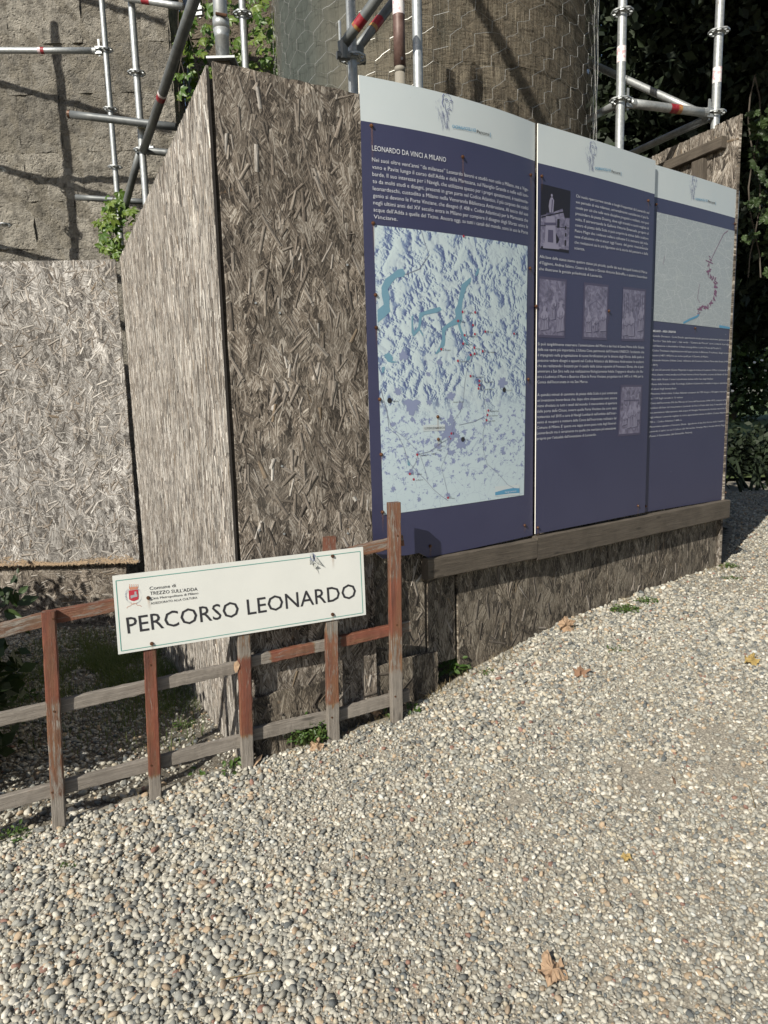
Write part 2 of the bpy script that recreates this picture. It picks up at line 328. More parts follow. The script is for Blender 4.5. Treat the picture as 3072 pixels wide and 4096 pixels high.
def mat_panel(name, c1, c2, rough=.34):
    m = N(name, rough); p = m.pos(); n = m.noise(p, 2.2, 5, .6); n2 = m.noise(p, 300, 2, .5); c = m.mix(m.ramp(n, [(.35, 0.0), (.75, 1.0)]), c1, c2)
    sp = m.vor(p, 9, 'F1', 'Distance'); c = m.mix(m.ramp(sp, [(.018, .8), (.035, 0.0)]), c, (.5, .5, .52)); m.col(c)
    m.l(m.ramp(n, [(.3, rough), (.8, rough + .14)]), m.b.inputs['Roughness']); m.bump(n2, .04, .001); return m.m
M_pblue = mat_panel('panel_blue_print', (.041, .043, .092), (.050, .052, .105)); M_pgrey = mat_panel('panel_pale_header', (.52, .58, .60), (.57, .62, .63)); M_pedge = flat('panel_core_white', (.78, .76, .70), .6)
M_twhite = flat('print_white', (.66, .68, .72), .5); M_tblack = flat('print_black', (.025, .025, .03), .5); M_tblue = flat('print_light_blue', (.10, .30, .48), .5)
M_tgrey = flat('print_grey', (.20, .22, .30), .5); M_tink = flat('print_ink_blue', (.12, .14, .30), .5); M_tred = flat('print_red', (.38, .03, .06), .5); M_lake = flat('print_lake', (.16, .31, .41), .5)
M_tpurple = flat('print_purple', (.20, .09, .17), .5); M_lilac = flat('print_lilac', (.25, .24, .33), .5); M_lilacd = flat('print_lilac_dark', (.075, .068, .12), .5); M_city = flat('print_city', (.24, .28, .43), .5)
M_night = flat('print_night', (.012, .010, .016), .5); M_green = flat('print_green', (.06, .30, .25), .5)

def mat_map1():
    m = N('map_relief_print', .38); u = m.uv(); s = m.n('ShaderNodeSeparateXYZ'); m.l(u, s.inputs[0]); y = s.outputs[1]
    def rid(off, sc, det):
        x = m.n('ShaderNodeTexNoise'); x.noise_type = 'RIDGED_MULTIFRACTAL'; x.inputs['Scale'].default_value = sc; x.inputs['Detail'].default_value = det; x.inputs['Roughness'].default_value = .62; x.inputs['Lacunarity'].default_value = 2.1
        for k_, v_ in (('Offset', .9), ('Gain', 1.6)):
            if k_ in x.inputs: x.inputs[k_].default_value = v_
        m.l(m.map(u, (1, 1, 1), (0, 0, .5), off), x.inputs['Vector']); return x.outputs['Fac']
    n1 = rid((0, 0, 0), 8.5, 8); n1b = rid((.005, .004, 0), 8.5, 8); hill = m.math('SUBTRACT', n1, n1b)
    shade = m.ramp(m.math('ADD', m.math('MULTIPLY', hill, 1.15), .5), [(.20, (.09, .12, .25)), (.40, (.21, .28, .42)), (.50, (.47, .56, .60)), (.8, (.56, .66, .68))])
    ru = u
    ed = m.math('ADD', y, m.math('MULTIPLY', m.math('SUBTRACT', m.noise(u, 4.5, 4), .5), .30))
    mm = m.ramp(ed, [(.50, 0.0), (.60, 1.0)])
    base = (.50, .60, .64)
    v = m.noise(u, 26, 6, .75); dens = m.math('SUBTRACT', .25, m.math('ABSOLUTE', m.math('SUBTRACT', y, .36))); v2 = m.math('ADD', v, m.math('MULTIPLY', dens, .22))
    pl = m.mix(m.ramp(v2, [(.575, 0.0), (.60, 1.0)]), base, (.22, .26, .42))
    e = m.vor(u, 13, 'DISTANCE_TO_EDGE', 'Distance'); pl = m.mix(m.ramp(e, [(.006, .35), (.014, 0.0)]), pl, (.20, .26, .40))
    wv = m.noise(u, 9, 3, .5); val = m.ramp(wv, [(.56, 0.0), (.60, .75)]); hl = m.mix(val, shade, (.52, .61, .64))
    m.col(m.mix(mm, pl, hl)); return m.m
def mat_map3():
    m = N('city_map_print', .4); u = m.uv()
    e1 = m.vor(u, 34, 'DISTANCE_TO_EDGE', 'Distance'); e2 = m.vor(u, 8, 'DISTANCE_TO_EDGE', 'Distance'); n = m.noise(u, 90, 4, .8); big = m.noise(u, 5, 3)
    c = m.mix(m.ramp(n, [(.45, 0.0), (.65, .8)]), (.36, .40, .42), (.22, .25, .28)); c = m.mix(m.ramp(e1, [(.02, .6), (.06, 0.0)]), c, (.44, .48, .49)); c = m.mix(m.ramp(e2, [(.008, .8), (.02, 0.0)]), c, (.48, .51, .52))
    c = m.mix(m.ramp(big, [(.55, 0.0), (.7, .6)]), c, (.40, .44, .44)); m.col(c); return m.m
def mat_relief():
    m = N('photo_relief_print', .4); p = m.obj(); n = m.noise(p, 32, 7, .6, 1.0); n2 = m.noise(m.map(p, (90, 90, 14)), 1, 4, .6)
    c = m.ramp(n, [(.3, (.06, .055, .09)), (.5, (.15, .14, .21)), (.72, (.28, .27, .36))]); c = m.mix(m.ramp(n2, [(.5, 0.0), (.72, .5)]), c, (.15, .14, .23)); m.col(c); return m.m
M_map1 = mat_map1(); M_map3 = mat_map3(); M_relief = mat_relief()
def mat_sign():
    m = N('sign_white', .38); p = m.pos(); n = m.noise(p, 5, 5, .6); sp = m.vor(p, 30, 'F1', 'Distance')
    c = m.mix(m.ramp(n, [(.4, 0.0), (.75, .5)]), (.62, .63, .60), (.54, .555, .53)); c = m.mix(m.ramp(sp, [(.02, .6), (.04, 0.0)]), c, (.45, .45, .42)); m.col(c); return m.m
M_sign = mat_sign()
def mat_ruststain():
    m = N('rust_stain', .7); u = m.uv(); s = m.n('ShaderNodeSeparateXYZ'); m.l(u, s.inputs[0]); m.col((.30, .14, .05))
    n = m.noise(m.map(u, (6, 1.2, 1)), 1, 4, .6); x = m.math('SUBTRACT', 1.0, m.math('MULTIPLY', m.math('ABSOLUTE', m.math('SUBTRACT', s.outputs[0], .5)), 2.0), True)
    al = m.math('MULTIPLY', m.math('MULTIPLY', x, s.outputs[1]), m.math('MULTIPLY', n, .75), True)
    m.l(al, m.b.inputs['Alpha']); return m.m
M_stain = mat_ruststain()

def mat_gravel(name, soil=False):
    m = N(name, .95); p = m.pos(); flatp = m.map(p, (1, 1, .2))
    flatp = p; v = m.vor(flatp, 150, 'F1', 'Color'); s = m.n('ShaderNodeSeparateColor'); m.l(v, s.inputs[0]); d = m.vor(flatp, 150, 'F1', 'Distance'); n = m.noise(p, 1.7, 4); f = m.noise(p, 180, 3, .7)
    if soil: stops = [(0, (.09, .078, .06)), (.5, (.15, .13, .10)), (.85, (.20, .18, .145)), (1, (.34, .32, .28))]
    else: stops = [(0, (.22, .20, .165)), (.35, (.32, .29, .235)), (.7, (.39, .355, .29)), (1, (.48, .45, .38))]
    c = m.ramp(s.outputs[0], stops); c = m.mix(m.ramp(f, [(.4, 0.0), (.7, .6)]), c, (.20, .18, .145) if not soil else (.07, .06, .045))
    m.col(m.mix(m.ramp(d, [(.3, 0.0), (.75, .75)]), c, (.14, .125, .10) if not soil else (.04, .035, .025)))
    m.bump(m.math('SUBTRACT', m.math('MULTIPLY', f, .8), m.math('MULTIPLY', d, .5)), .6, .004); return m.m
M_grav = mat_gravel('gravel_bed'); M_soil = mat_gravel('soil', True)
def mat_pebble():
    m = N('pebble', .72); r = m.rand(); o = m.obj()
    c = m.ramp(r, [(0, (.16, .165, .155)), (.09, (.235, .235, .21)), (.18, (.34, .33, .285)), (.30, (.47, .445, .37)), (.42, (.39, .37, .31)), (.54, (.54, .51, .43)), (.64, (.30, .30, .265)), (.72, (.44, .39, .29)), (.80, (.64, .61, .53)), (.87, (.42, .31, .20)), (.92, (.10, .115, .12)), (.955, (.33, .25, .17)), (.975, (.24, .12, .085)), (.985, (.50, .51, .48))], 'CONSTANT')
    r2 = m.math('FRACT', m.math('MULTIPLY', r, 97.0)); ml = m.n('ShaderNodeVectorMath'); ml.operation = 'ADD'; m.l(o, ml.inputs[0]); cb = m.n('ShaderNodeCombineXYZ'); m.l(m.math('MULTIPLY', r, 77.0), cb.inputs[0]); m.l(m.math('MULTIPLY', r, 31.0), cb.inputs[1]); m.l(cb.outputs[0], ml.inputs[1])
    n = m.noise(ml.outputs[0], 1.6, 5, .7, .8); n2 = m.noise(ml.outputs[0], 9, 3, .6)
    c = m.mix(m.ramp(n, [(.35, .55), (.65, 0.0)]), c, m.mix(.6, c, (.13, .12, .105))); c = m.mix(m.ramp(n2, [(.56, 0.0), (.72, .45)]), c, (.62, .60, .54))
    c = m.mix(1.0, c, m.ramp(r2, [(0, .72), (1, 1.15)]), 'MULTIPLY'); m.col(c); m.bump(n2, .25, .08); return m.m
M_peb = mat_pebble()
def mat_leaf(name, a, b, rough=.45, trans=.25):
    m = N(name, rough); r = m.rand(); t = m.attr('tone', 'Fac'); c = m.mix(t, a, b); n = m.noise(m.pos(), 60, 3); c = m.mix(m.ramp(n, [(.4, 0.0), (.75, .35)]), c, tuple(x * .6 for x in a)); m.col(c)
    tl = m.n('ShaderNodeBsdfTranslucent'); m.l(m.mix(1.0, c, (1.1, 1.3, .5), 'MULTIPLY'), tl.inputs[0]); mx = m.n('ShaderNodeMixShader'); mx.inputs[0].default_value = trans
    m.l(m.b.outputs[0], mx.inputs[1]); m.l(tl.outputs[0], mx.inputs[2]); m.l(mx.outputs[0], m.t.nodes['Material Output'].inputs[0]); return m.m
M_vine = mat_leaf('vine_leaf', (.07, .14, .02), (.15, .21, .035), .42, .3); M_dleaf = mat_leaf('dark_leaf', (.007, .014, .005), (.020, .034, .010), .7, .08)  # dark leaf albedo also carries the background trees' shade
M_grass = mat_leaf('grass_blade', (.07, .115, .03), (.17, .19, .07), .6, .35); M_straw = mat_leaf('straw', (.20, .15, .08), (.30, .24, .13), .8, .1)
M_weed = mat_leaf('weed_leaf', (.04, .085, .015), (.09, .15, .03), .5, .25); M_dry = mat_leaf('dry_leaf', (.24, .14, .085), (.40, .28, .18), .8, .1); M_shrub = mat_leaf('shrub_leaf', (.022, .040, .012), (.045, .075, .022), .5, .12)  # shrub leaf darkened in place of crown shade over the hedge
def mat_bark():
    m = N('bark', .95); n = m.noise(m.map(m.pos(), (12, 12, 3)), 1, 6, .7); m.col(m.ramp(n, [(.3, (.05, .04, .03)), (.7, (.13, .11, .09))])); m.bump(n, .8, .02); return m.m
M_bark = mat_bark()
def mat_lawn():
    m = N('lawn', .9); n = m.noise(m.pos(), 3, 6, .7); m.col(m.ramp(n, [(.3, (.045, .075, .02)), (.7, (.09, .12, .035))])); m.bump(n, .6, .03); return m.m
M_lawn = mat_lawn()

# ================================================================== THE SETTING
def sheet(name, mat, xs, ys, zf, keep=None):
    X, Y = np.meshgrid(xs, ys); Z = zf(X, Y); nx = len(xs)
    K = np.ones(X.shape, bool) if keep is None else keep(X, Y)
    idx = np.arange(X.size).reshape(X.shape)
    ok = K[:-1, :-1] | K[1:, :-1] | K[:-1, 1:] | K[1:, 1:] if keep is not None else np.ones((len(ys) - 1, nx - 1), bool)
    q = np.stack([idx[:-1, :-1], idx[:-1, 1:], idx[1:, 1:], idx[1:, :-1]], -1)[ok]
    V = np.stack([X, Y, Z], -1).reshape(-1, 3); used = np.unique(q); re = -np.ones(len(V), int); re[used] = np.arange(len(used))
    o = mesh_obj(name, V[used], re[q], mat, None, True); o['kind'] = 'structure'; return o
def axis(lo, hi, a, b, fine):
    pts = list(np.arange(a, b + 1e-6, fine)); st = fine; x = a
    while x > lo: st *= 1.35; x -= st; pts.insert(0, max(x, lo))
    st = fine; x = b
    while x < hi: st *= 1.35; x += st; pts.append(min(x, hi))
    return np.array(pts)
xs = axis(-90, 90, -3.6, 3.6, .045); ys = axis(-12, 160, .6, 7.0, .045)
sheet('ground', M_soil, xs, ys, lambda x, y: np.where(behind(x, y) < -.12, zpath(x, y) - .06, zsoil(x, y)))
sheet('gravel_path', M_grav, axis(-30, 12, -2.6, 3.4, .05), axis(-12, 9.5, .8, 6, .05), lambda x, y: zpath(x, y) + np.clip(-behind(x, y), -.08, 0) * .3, lambda x, y: behind(x, y) < .02)
sheet('lawn', M_lawn, np.arange(2.2, 60, 1.2), np.arange(9.6, 150, 2.0), lambda x, y: zpath(x, y) + .03 + 0 * x)

# ---- loose pebbles: points with geometry nodes (nobody could count them)
def pebble_mesh(i):
    bm = bmesh.new(); bmesh.ops.create_icosphere(bm, subdivisions=2, radius=1); rr = random.Random(i * 13 + 1)
    ph = [rr.uniform(0, 6) for _ in range(6)]; sx, sy, sz = 1.0, rr.uniform(.58, .85), rr.uniform(.38, .62)
    for v in bm.verts:
        c = v.co; d = 1 + .10 * sin(2.1 * c.x + ph[0]) * cos(2.4 * c.y + ph[1]) + .07 * sin(3.7 * c.z + 2 * c.x + ph[2]) + .05 * cos(4.1 * c.y + ph[3])
        if i % 3 == 0: c.x = c.x * (1 - .12 * (abs(c.x) > .8)); d *= 1 - .08 * (c.x * .5 + c.y * .8 > .6)
        if i % 2: d *= 1 - .16 * max(0, c.x * cos(ph[4]) + c.y * sin(ph[4]) - .45) - .14 * max(0, c.x * cos(ph[5]) + c.z * sin(ph[5]) - .5)
        v.co = Vector((c.x * sx, c.y * sy, c.z * sz)) * d
    me = bpy.data.meshes.new('pebble'); bm.to_mesh(me); bm.free(); me.materials.append(M_peb)
    for p in me.polygons: p.use_smooth = True
    return me
pebcol = bpy.data.collections.new('pebble_shapes')
SANDY = [(on_z(u_, v_, .25)[:2], r_) for u_, v_, r_ in ((2860, 3060, .13), (2600, 3180, .15), (2900, 3170, .10), (2070, 3215, .07), (1590, 3450, .06), (2480, 3130, .06))]
def sandy(x, y):
    k = np.ones(np.shape(x))
    for c_, r_ in SANDY: k = k * (1 - .93 * np.exp(-(((x - c_[0]) ** 2 + (y - c_[1]) ** 2) / r_ ** 2) ** 1.5))
    return k
for i in range(9): pebcol.objects.link(bpy.data.objects.new('pebble', pebble_mesh(i)))
def scatter_nodes(colct, name):
    g = bpy.data.node_groups.new(name, 'GeometryNodeTree'); g.interface.new_socket('Geometry', in_out='INPUT', socket_type='NodeSocketGeometry'); g.interface.new_socket('Geometry', in_out='OUTPUT', socket_type='NodeSocketGeometry')
    gi = g.nodes.new('NodeGroupInput'); go = g.nodes.new('NodeGroupOutput'); ip = g.nodes.new('GeometryNodeInstanceOnPoints'); ci = g.nodes.new('GeometryNodeCollectionInfo')
    ci.inputs['Collection'].default_value = colct; ci.inputs['Separate Children'].default_value = True; ci.inputs['Reset Children'].default_value = True; ip.inputs['Pick Instance'].default_value = True
    def at(n, t): a = g.nodes.new('GeometryNodeInputNamedAttribute'); a.data_type = t; a.inputs['Name'].default_value = n; return a.outputs['Attribute']
    g.links.new(gi.outputs[0], ip.inputs['Points']); g.links.new(ci.outputs[0], ip.inputs['Instance'])
    g.links.new(at('vrot', 'FLOAT_VECTOR'), ip.inputs['Rotation']); g.links.new(at('vscl', 'FLOAT_VECTOR'), ip.inputs['Scale']); g.links.new(at('pick', 'INT'), ip.inputs['Instance Index'])
    g.links.new(ip.outputs[0], go.inputs[0]); return g
GN = scatter_nodes(pebcol, 'pebble_scatter')
def points_obj(name, P, rot, scl, pick, nodes):
    me = bpy.data.meshes.new(name); me.from_pydata(P.tolist(), [], [])
    a = me.attributes.new('vrot', 'FLOAT_VECTOR', 'POINT'); a.data.foreach_set('vector', rot.astype(np.float32).ravel())
    a = me.attributes.new('vscl', 'FLOAT_VECTOR', 'POINT'); a.data.foreach_set('vector', scl.astype(np.float32).ravel())
    a = me.attributes.new('pick', 'INT', 'POINT'); a.data.foreach_set('value', pick.astype(np.int32))
    o = bpy.data.objects.new(name, me); link(o); md = o.modifiers.new('scatter', 'NODES'); md.node_group = nodes; return o
def pebbles(name, n, x0, x1, y0, y1, dens_keep, smin, smax, zf, lift=.25, tilt=.45):
    x = RNG.uniform(x0, x1, n); y = RNG.uniform(y0, y1, n)
    d = np.hypot(x, y); half = .60 * y + .75
    k = (np.abs(x) < half) & (RNG.uniform(0, 1, n) < dens_keep(x, y, d)); x = x[k]; y = y[k]; m = len(x)
    s = smin * np.exp(RNG.normal(0, .46, m)); s = np.clip(s, smin * .45, smax)
    patch = np.clip(1 + .3 * wob(x, y, .9, 1.0), .85, 1.15); s = s * patch
    z = zf(x, y) + s * lift * RNG.uniform(-.4, 2.8, m)
    P = np.stack([x, y, z], -1); rot = np.stack([RNG.normal(0, tilt, m), RNG.normal(0, tilt, m), RNG.uniform(0, 6.28, m)], -1)
    o = points_obj(name, P, rot, np.repeat(s[:, None], 3, 1), RNG.integers(0, 9, m), GN); o['kind'] = 'stuff'; print(name, m)
    return o
bh = behind
pebbles('gravel', 350000, -2.6, 4.2, .9, 4.2, lambda x, y, d: np.where((bh(x, y) < .0), np.clip(1.25 - .12 * d, .7, 1) * sandy(x, y), 0), .0060, .0140, lambda x, y: zpath(x, y) + np.clip(-bh(x, y), -.08, 0) * .3)
pebbles('gravel', 140000, -.5, 7.0, 3.6, 8.5, lambda x, y, d: np.where((bh(x, y) < .0) & (y >= 4.2), 1, 0), .0078, .017, lambda x, y: zpath(x, y))
pebbles('gravel_behind_fence', 60000, -3.6, .2, 2.4, 6.6, lambda x, y, d: np.where((bh(x, y) > .0) & (bh(x, y) < 4), np.clip(.8 + .4 * wob(x, y, 1.3), .35, 1), 0), .0072, .018, lambda x, y: zsoil(x, y))

# ================================================================== HOARDING of weathered strand board
TONES = np.array([(.060, .048, .038), (.125, .103, .083), (.22, .185, .152), (.31, .27, .228), (.42, .38, .335), (.54, .505, .46), (.21, .155, .10), (.66, .63, .58)])
def strands(mb, A, B, z0, z1, nrm, dens, wts, ang=.75, grain_up=True, keep=None, big=1.0, lift=1.0, seed=1, xr=(0, 1), z0lr=None, z1lr=None):
    """wood strands lying on a board face: thin wedges with one lifted edge"""
    r = np.random.default_rng(seed); A = np.asarray(A, float)[:2]; B = np.asarray(B, float)[:2]; L = np.linalg.norm(B - A); ex = np.array([*(B - A) / L, 0]); ez = np.array([0, 0, 1.0]); nn = np.array([nrm[0], nrm[1], 0]); nn = nn / np.linalg.norm(nn)
    xa, xb = xr[0] * L, xr[1] * L; n = int(dens * (xb - xa) * (z1 - z0)); wts = np.array(wts, float); wts /= wts.sum()
    su = r.uniform(xa, xb, n); sz = r.uniform(z0, z1, n); fine = r.uniform(0, 1, n) < .38
    ln = np.where(fine, r.normal(.030, .014, n), r.normal(.072, .026, n)).clip(.010, .14) * big; wd = np.where(fine, r.normal(.0020, .0009, n), r.normal(.0150, .0065, n)).clip(.0009, .034) * big
    wd = np.where(r.uniform(0, 1, n) < .015, wd * 1.6, wd)
    cell = np.sin(su * 23 + 3 * np.sin(sz * 17 + seed)) * np.cos(sz * 19 + 2 * np.sin(su * 13))
    an = np.where(r.uniform(0, 1, n) < .5, r.normal(pi / 2 if grain_up else 0, ang * .55, n), r.normal(pi / 2 if grain_up else 0, ang * 1.2, n)) + .40 * cell
    if keep is not None:
        k = np.array([bool(keep(p, q)) for p, q in zip(su, sz)]); su, sz, ln, wd, an, fine = (x[k] for x in (su, sz, ln, wd, an, fine)); n = len(su)
    tn = TONES[r.choice(len(wts), n, p=wts)] * r.uniform(.85, 1.15, n)[:, None]; tn[fine] = tn[fine] * np.where(r.uniform(0, 1, fine.sum()) < .65, .45, 1.2)[:, None]
    base = np.where(fine, r.uniform(.0004, .0014, n), r.uniform(.0002, .0010, n)); up_ = np.where(r.uniform(0, 1, n) < .10, 2.6, 1.0); tilt = r.uniform(-.0004, .0011, n) * lift * up_; t2 = r.uniform(0, .0009, n) * lift * up_
    ca, sa = np.cos(an), np.sin(an); l = ln / 2; w_ = wd / 2; P = []; Q = []
    for (sl, sw) in ((-1, -1), (1, -1), (1, 1), (-1, 1)):
        tp_ = r.uniform(.25, 1, n); pl, pw = sl * l * r.uniform(.85, 1, n), sw * w_ * tp_
        a_ = np.clip(su + pl * ca - pw * sa, .0008, L - .0008); zlo = z0 if z0lr is None else z0lr[0] + (z0lr[1] - z0lr[0]) * a_ / L; zhi = z1 if z1lr is None else z1lr[0] + (z1lr[1] - z1lr[0]) * a_ / L; z_ = np.clip(sz + pl * sa + pw * ca, zlo, zhi); h = np.maximum(base + tilt * (1 if sw > 0 else -.2) + t2 * (1 if sl > 0 else 0), .0003)
        g = np.array([A[0], A[1], 0]) + np.outer(a_, ex) + np.outer(z_, ez); P.append(g + np.outer(h, nn)); Q.append(g - nn * .001)
    V = np.stack(P + Q, 1).reshape(-1, 3); o = r.uniform(0, 9, n); U = np.stack([np.stack([o + dl, o * .3 + dw], 1) for dl, dw in ((0, 0), (2 * l, 0), (2 * l, 2 * w_), (0, 2 * w_))] * 2, 1).reshape(-1, 2)
    f0 = np.array([(0, 1, 2, 3), (0, 4, 5, 1), (2, 6, 7, 3)]); 
    if (np.cross(ex, ez) @ nn) < 0: f0 = f0[:, ::-1]
    F = (np.arange(n)[:, None, None] * 8 + f0[None]).reshape(-1, 4)
    return V, F, U, np.clip(np.repeat(tn, 8, 0), 0, 1)
def fast_mesh(name, V, F, mat, uv=None, tone=None):
    n = len(F); me = bpy.data.meshes.new(name); me.vertices.add(len(V)); me.vertices.foreach_set('co', V.astype(np.float32).ravel()); me.loops.add(4 * n); me.loops.foreach_set('vertex_index', F.ravel().astype(np.int32)); me.polygons.add(n); me.polygons.foreach_set('loop_start', np.arange(0, 4 * n, 4, dtype=np.int32)); me.materials.append(mat)
    if uv is not None: lay = me.uv_layers.new(name='UVMap'); lay.data.foreach_set('uv', uv[F.ravel()].astype(np.float32).ravel())
    if tone is not None: at = me.color_attributes.new('tone', 'FLOAT_COLOR', 'POINT'); cc = np.ones((len(V), 4), np.float32); cc[:, :3] = tone; at.data.foreach_set('color', cc.ravel())
    me.update(); o = bpy.data.objects.new(name, me); return link(o)
def board(mb, A, B, z0, z1, nrm, t=.018, off=0.0, ragged=.004, seed=0, nu=14, nz=24, wav=.0):
    """one board: face grid with a slightly ragged outline, real thickness. z0/z1 may be (left,right)"""
    rr = random.Random(seed); A = np.asarray(A, float)[:2]; B = np.asarray(B, float)[:2]; L = np.linalg.norm(B - A); ex = np.array([*(B - A) / L, 0]); nn = np.array([nrm[0], nrm[1], 0]); nn = nn / np.linalg.norm(nn)
    f0 = (lambda u: z0[0] + (z0[1] - z0[0]) * u) if isinstance(z0, tuple) else (lambda u: z0); f1 = (lambda u: z1[0] + (z1[1] - z1[0]) * u) if isinstance(z1, tuple) else (lambda u: z1)
    v = []; uv = []; rag = [[rr.uniform(-1, 1) * ragged for _ in range(max(nu, nz) + 2)] for _ in range(4)]
    for side in (0, 1):
        for j in range(nz + 1):
            for i in range(nu + 1):
                u = i / nu; s = j / nz; a = u * L; z = f0(u) + (f1(u) - f0(u)) * s
                if i == 0: a += rag[0][j] * .6
                if i == nu: a += rag[1][j] * .6
                if j == 0: z += rag[2][i]
                if j == nz: z += rag[3][i]
                h = off + wav * sin(u * 2.1 + s * 3.3 + seed) - (t if side else 0)
                p = np.array([A[0], A[1], 0]) + ex * a + nn * h; p[2] = z; v.append(p); uv.append((a, z))
    W = nu + 1; S = W * (nz + 1); f = []
    flip = (np.cross(ex, [0, 0, 1.0]) @ nn) < 0
    def q(*i): f.append(tuple(reversed(i)) if flip else i)
    for j in range(nz):
        for i in range(nu): k = j * W + i; q(k, k + 1, k + W + 1, k + W); q(S + k, S + k + W, S + k + W + 1, S + k + 1)
    for i in range(nu): q(i, S + i, S + i + 1, i + 1); k = nz * W + i; q(k, k + 1, S + k + 1, S + k)
    for j in range(nz): k = j * W; q(k, k + W, S + k + W, S + k); k += nu; q(k, S + k, S + k + W, k + W)
    mb.add(v, f, uv)
def nrm_of(A, B): d = B - A; return unit([d[1], -d[0]])
H = thing('hoarding', 'tall weathered strand-board hoarding wrapped round the netted tower, with information panels on it', 'hoarding', (C[0][0], C[0][1], .2))
def osb(A, B, z0, z1, nrm, dens, wts, mat=M_osb_dark, cm=None, seed=0, off=0.0, label=None, t=.018, zc=None, keep=None, **kw):
    b = MB(); board(b, A, B, z0, z1, nrm, t=t, off=off, seed=seed, wav=kw.pop('wav', .0)); o = b.build('strand_board', mat, H)
    if label: o['label'] = label
    if dens:
        A_ = np.append(np.asarray(A)[:2], 0) + np.append(unit(nrm), 0) * off; B_ = np.append(np.asarray(B)[:2], 0) + np.append(unit(nrm), 0) * off
        zz0 = max(z0) if isinstance(z0, tuple) else z0; zz1 = min(z1) if isinstance(z1, tuple) else z1
        if zc: zz0, zz1 = zc
        V_, F_, U_, T_ = strands(None, A_, B_, (min(z0) if isinstance(z0, tuple) else z0) if not zc else zc[0], max(z1) if isinstance(z1, tuple) else z1, z0lr=z0 if isinstance(z0, tuple) else None, z1lr=z1 if isinstance(z1, tuple) else None, nrm=nrm, dens=dens, wts=wts, seed=seed + 5, keep=keep, **kw)
        s = fast_mesh('strands', V_, F_, M_chip if mat in (M_osb_dark, M_osb_low) else M_chipg, U_, T_); s.parent = o; s.matrix_parent_inverse = o.matrix_parent_inverse.copy() if False else (Matrix.Translation(H.location) @ Matrix.Translation(H.location).inverted()); s['kind'] = 'stuff'
    return o
n01 = nrm_of(C[0], C[1]); n12 = nrm_of(C[1], C[2]); n24 = nrm_of(C[2], C[4]); nF = unit([-(FAR - P0)[1], (FAR - P0)[0]])
if nF @ (-P0) < 0: nF = -nF
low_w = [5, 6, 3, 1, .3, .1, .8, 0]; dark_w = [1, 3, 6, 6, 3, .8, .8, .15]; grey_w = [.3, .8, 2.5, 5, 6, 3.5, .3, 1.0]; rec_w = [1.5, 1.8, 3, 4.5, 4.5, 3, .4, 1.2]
# dark board facing the path, left of the panels; continues a little behind panel one
X0 = on_wall(843, 255, C[0], C[1]); E1 = C[1] + (C[2] - C[1]) * .235
osb(C[0] + (C[1] - C[0]) * .016, C[1], (.20, .30), (2.925, 2.885), n01, 420, dark_w, seed=3, label='dark weathered strand board left of the information panels', zc=(.35, 2.885), ang=.5)
osb(C[1] + (C[2] - C[1]) * .004, E1, (.62, .60), 2.86, n12, 0, None, seed=4, off=-.030)
# lower dark boards below the panels
g1 = on_wall(1712, 2400, C[1], C[2]); g2 = on_wall(1728, 2500, C[1], C[2]); g3 = on_wall(1836, 2500, C[1], C[2]); g4 = on_wall(1848, 2600, C[1], C[2])
osb(C[1] + (g1[:2] - C[1]) * .01, g1[:2], (.30, .34), 1.05, n12, 350, low_w, M_osb_low, seed=6, off=-.028, ang=.5)
zb = on_wall(1740, 2668, C[1], C[2])[2]; zb2 = on_wall(1838, 2640, C[1], C[2])[2]
osb(g2[:2], g3[:2], (zb, zb2), 1.0, n12, 350, low_w, M_osb_low, seed=7, off=-.030, ang=.5, label='short strand board hanging clear of the ground')
osb(g4[:2], C[2], (.30, .36), 1.05, n12, 350, low_w, M_osb_low, seed=8, off=-.026, ang=.45)
j1 = on_wall(2447, 2200, C[2], C[4])[:2]
osb(C[2], j1 - (C[4] - C[2]) * .002, (.36, .43), 1.06, n24, 300, low_w, M_osb_low, seed=9, off=-.026, ang=.4)
osb(j1, C[4], (.43, .44), 1.06, n24, 300, low_w, M_osb_low, seed=10, off=-.024, ang=.4)
# backing boards behind the panels
osb(E1, C[2], 1.07, 2.80, n12, 0, None, seed=11, off=-.034); osb(C[2], C[4], 1.07, 2.75, n24, 0, None, seed=12, off=-.034)
# receding board on the left, in full sun
e0 = P0 + (FAR - P0) * 0.0
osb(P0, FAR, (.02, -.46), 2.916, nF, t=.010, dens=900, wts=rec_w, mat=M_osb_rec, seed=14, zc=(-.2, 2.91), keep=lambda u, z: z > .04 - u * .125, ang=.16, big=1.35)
# board facing the path at the far left, and the low board under it
fl = on_y(0, 1058, 6.424)[2]; fr = on_y(477, 1034, 6.424)[2]; fb = on_y(580, 2252, 6.42)
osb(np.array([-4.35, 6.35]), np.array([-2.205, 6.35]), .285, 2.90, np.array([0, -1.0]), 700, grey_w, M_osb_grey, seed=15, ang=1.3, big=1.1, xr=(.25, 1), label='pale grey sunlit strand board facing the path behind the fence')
osb(np.array([-4.35, 6.42]), np.array([-2.36, 6.42]), (-.30, -.36), (.27, .31), np.array([0, -1.0]), 900, dark_w, seed=16, ang=.5, grain_up=False, label='low dark strand board under the pale one')
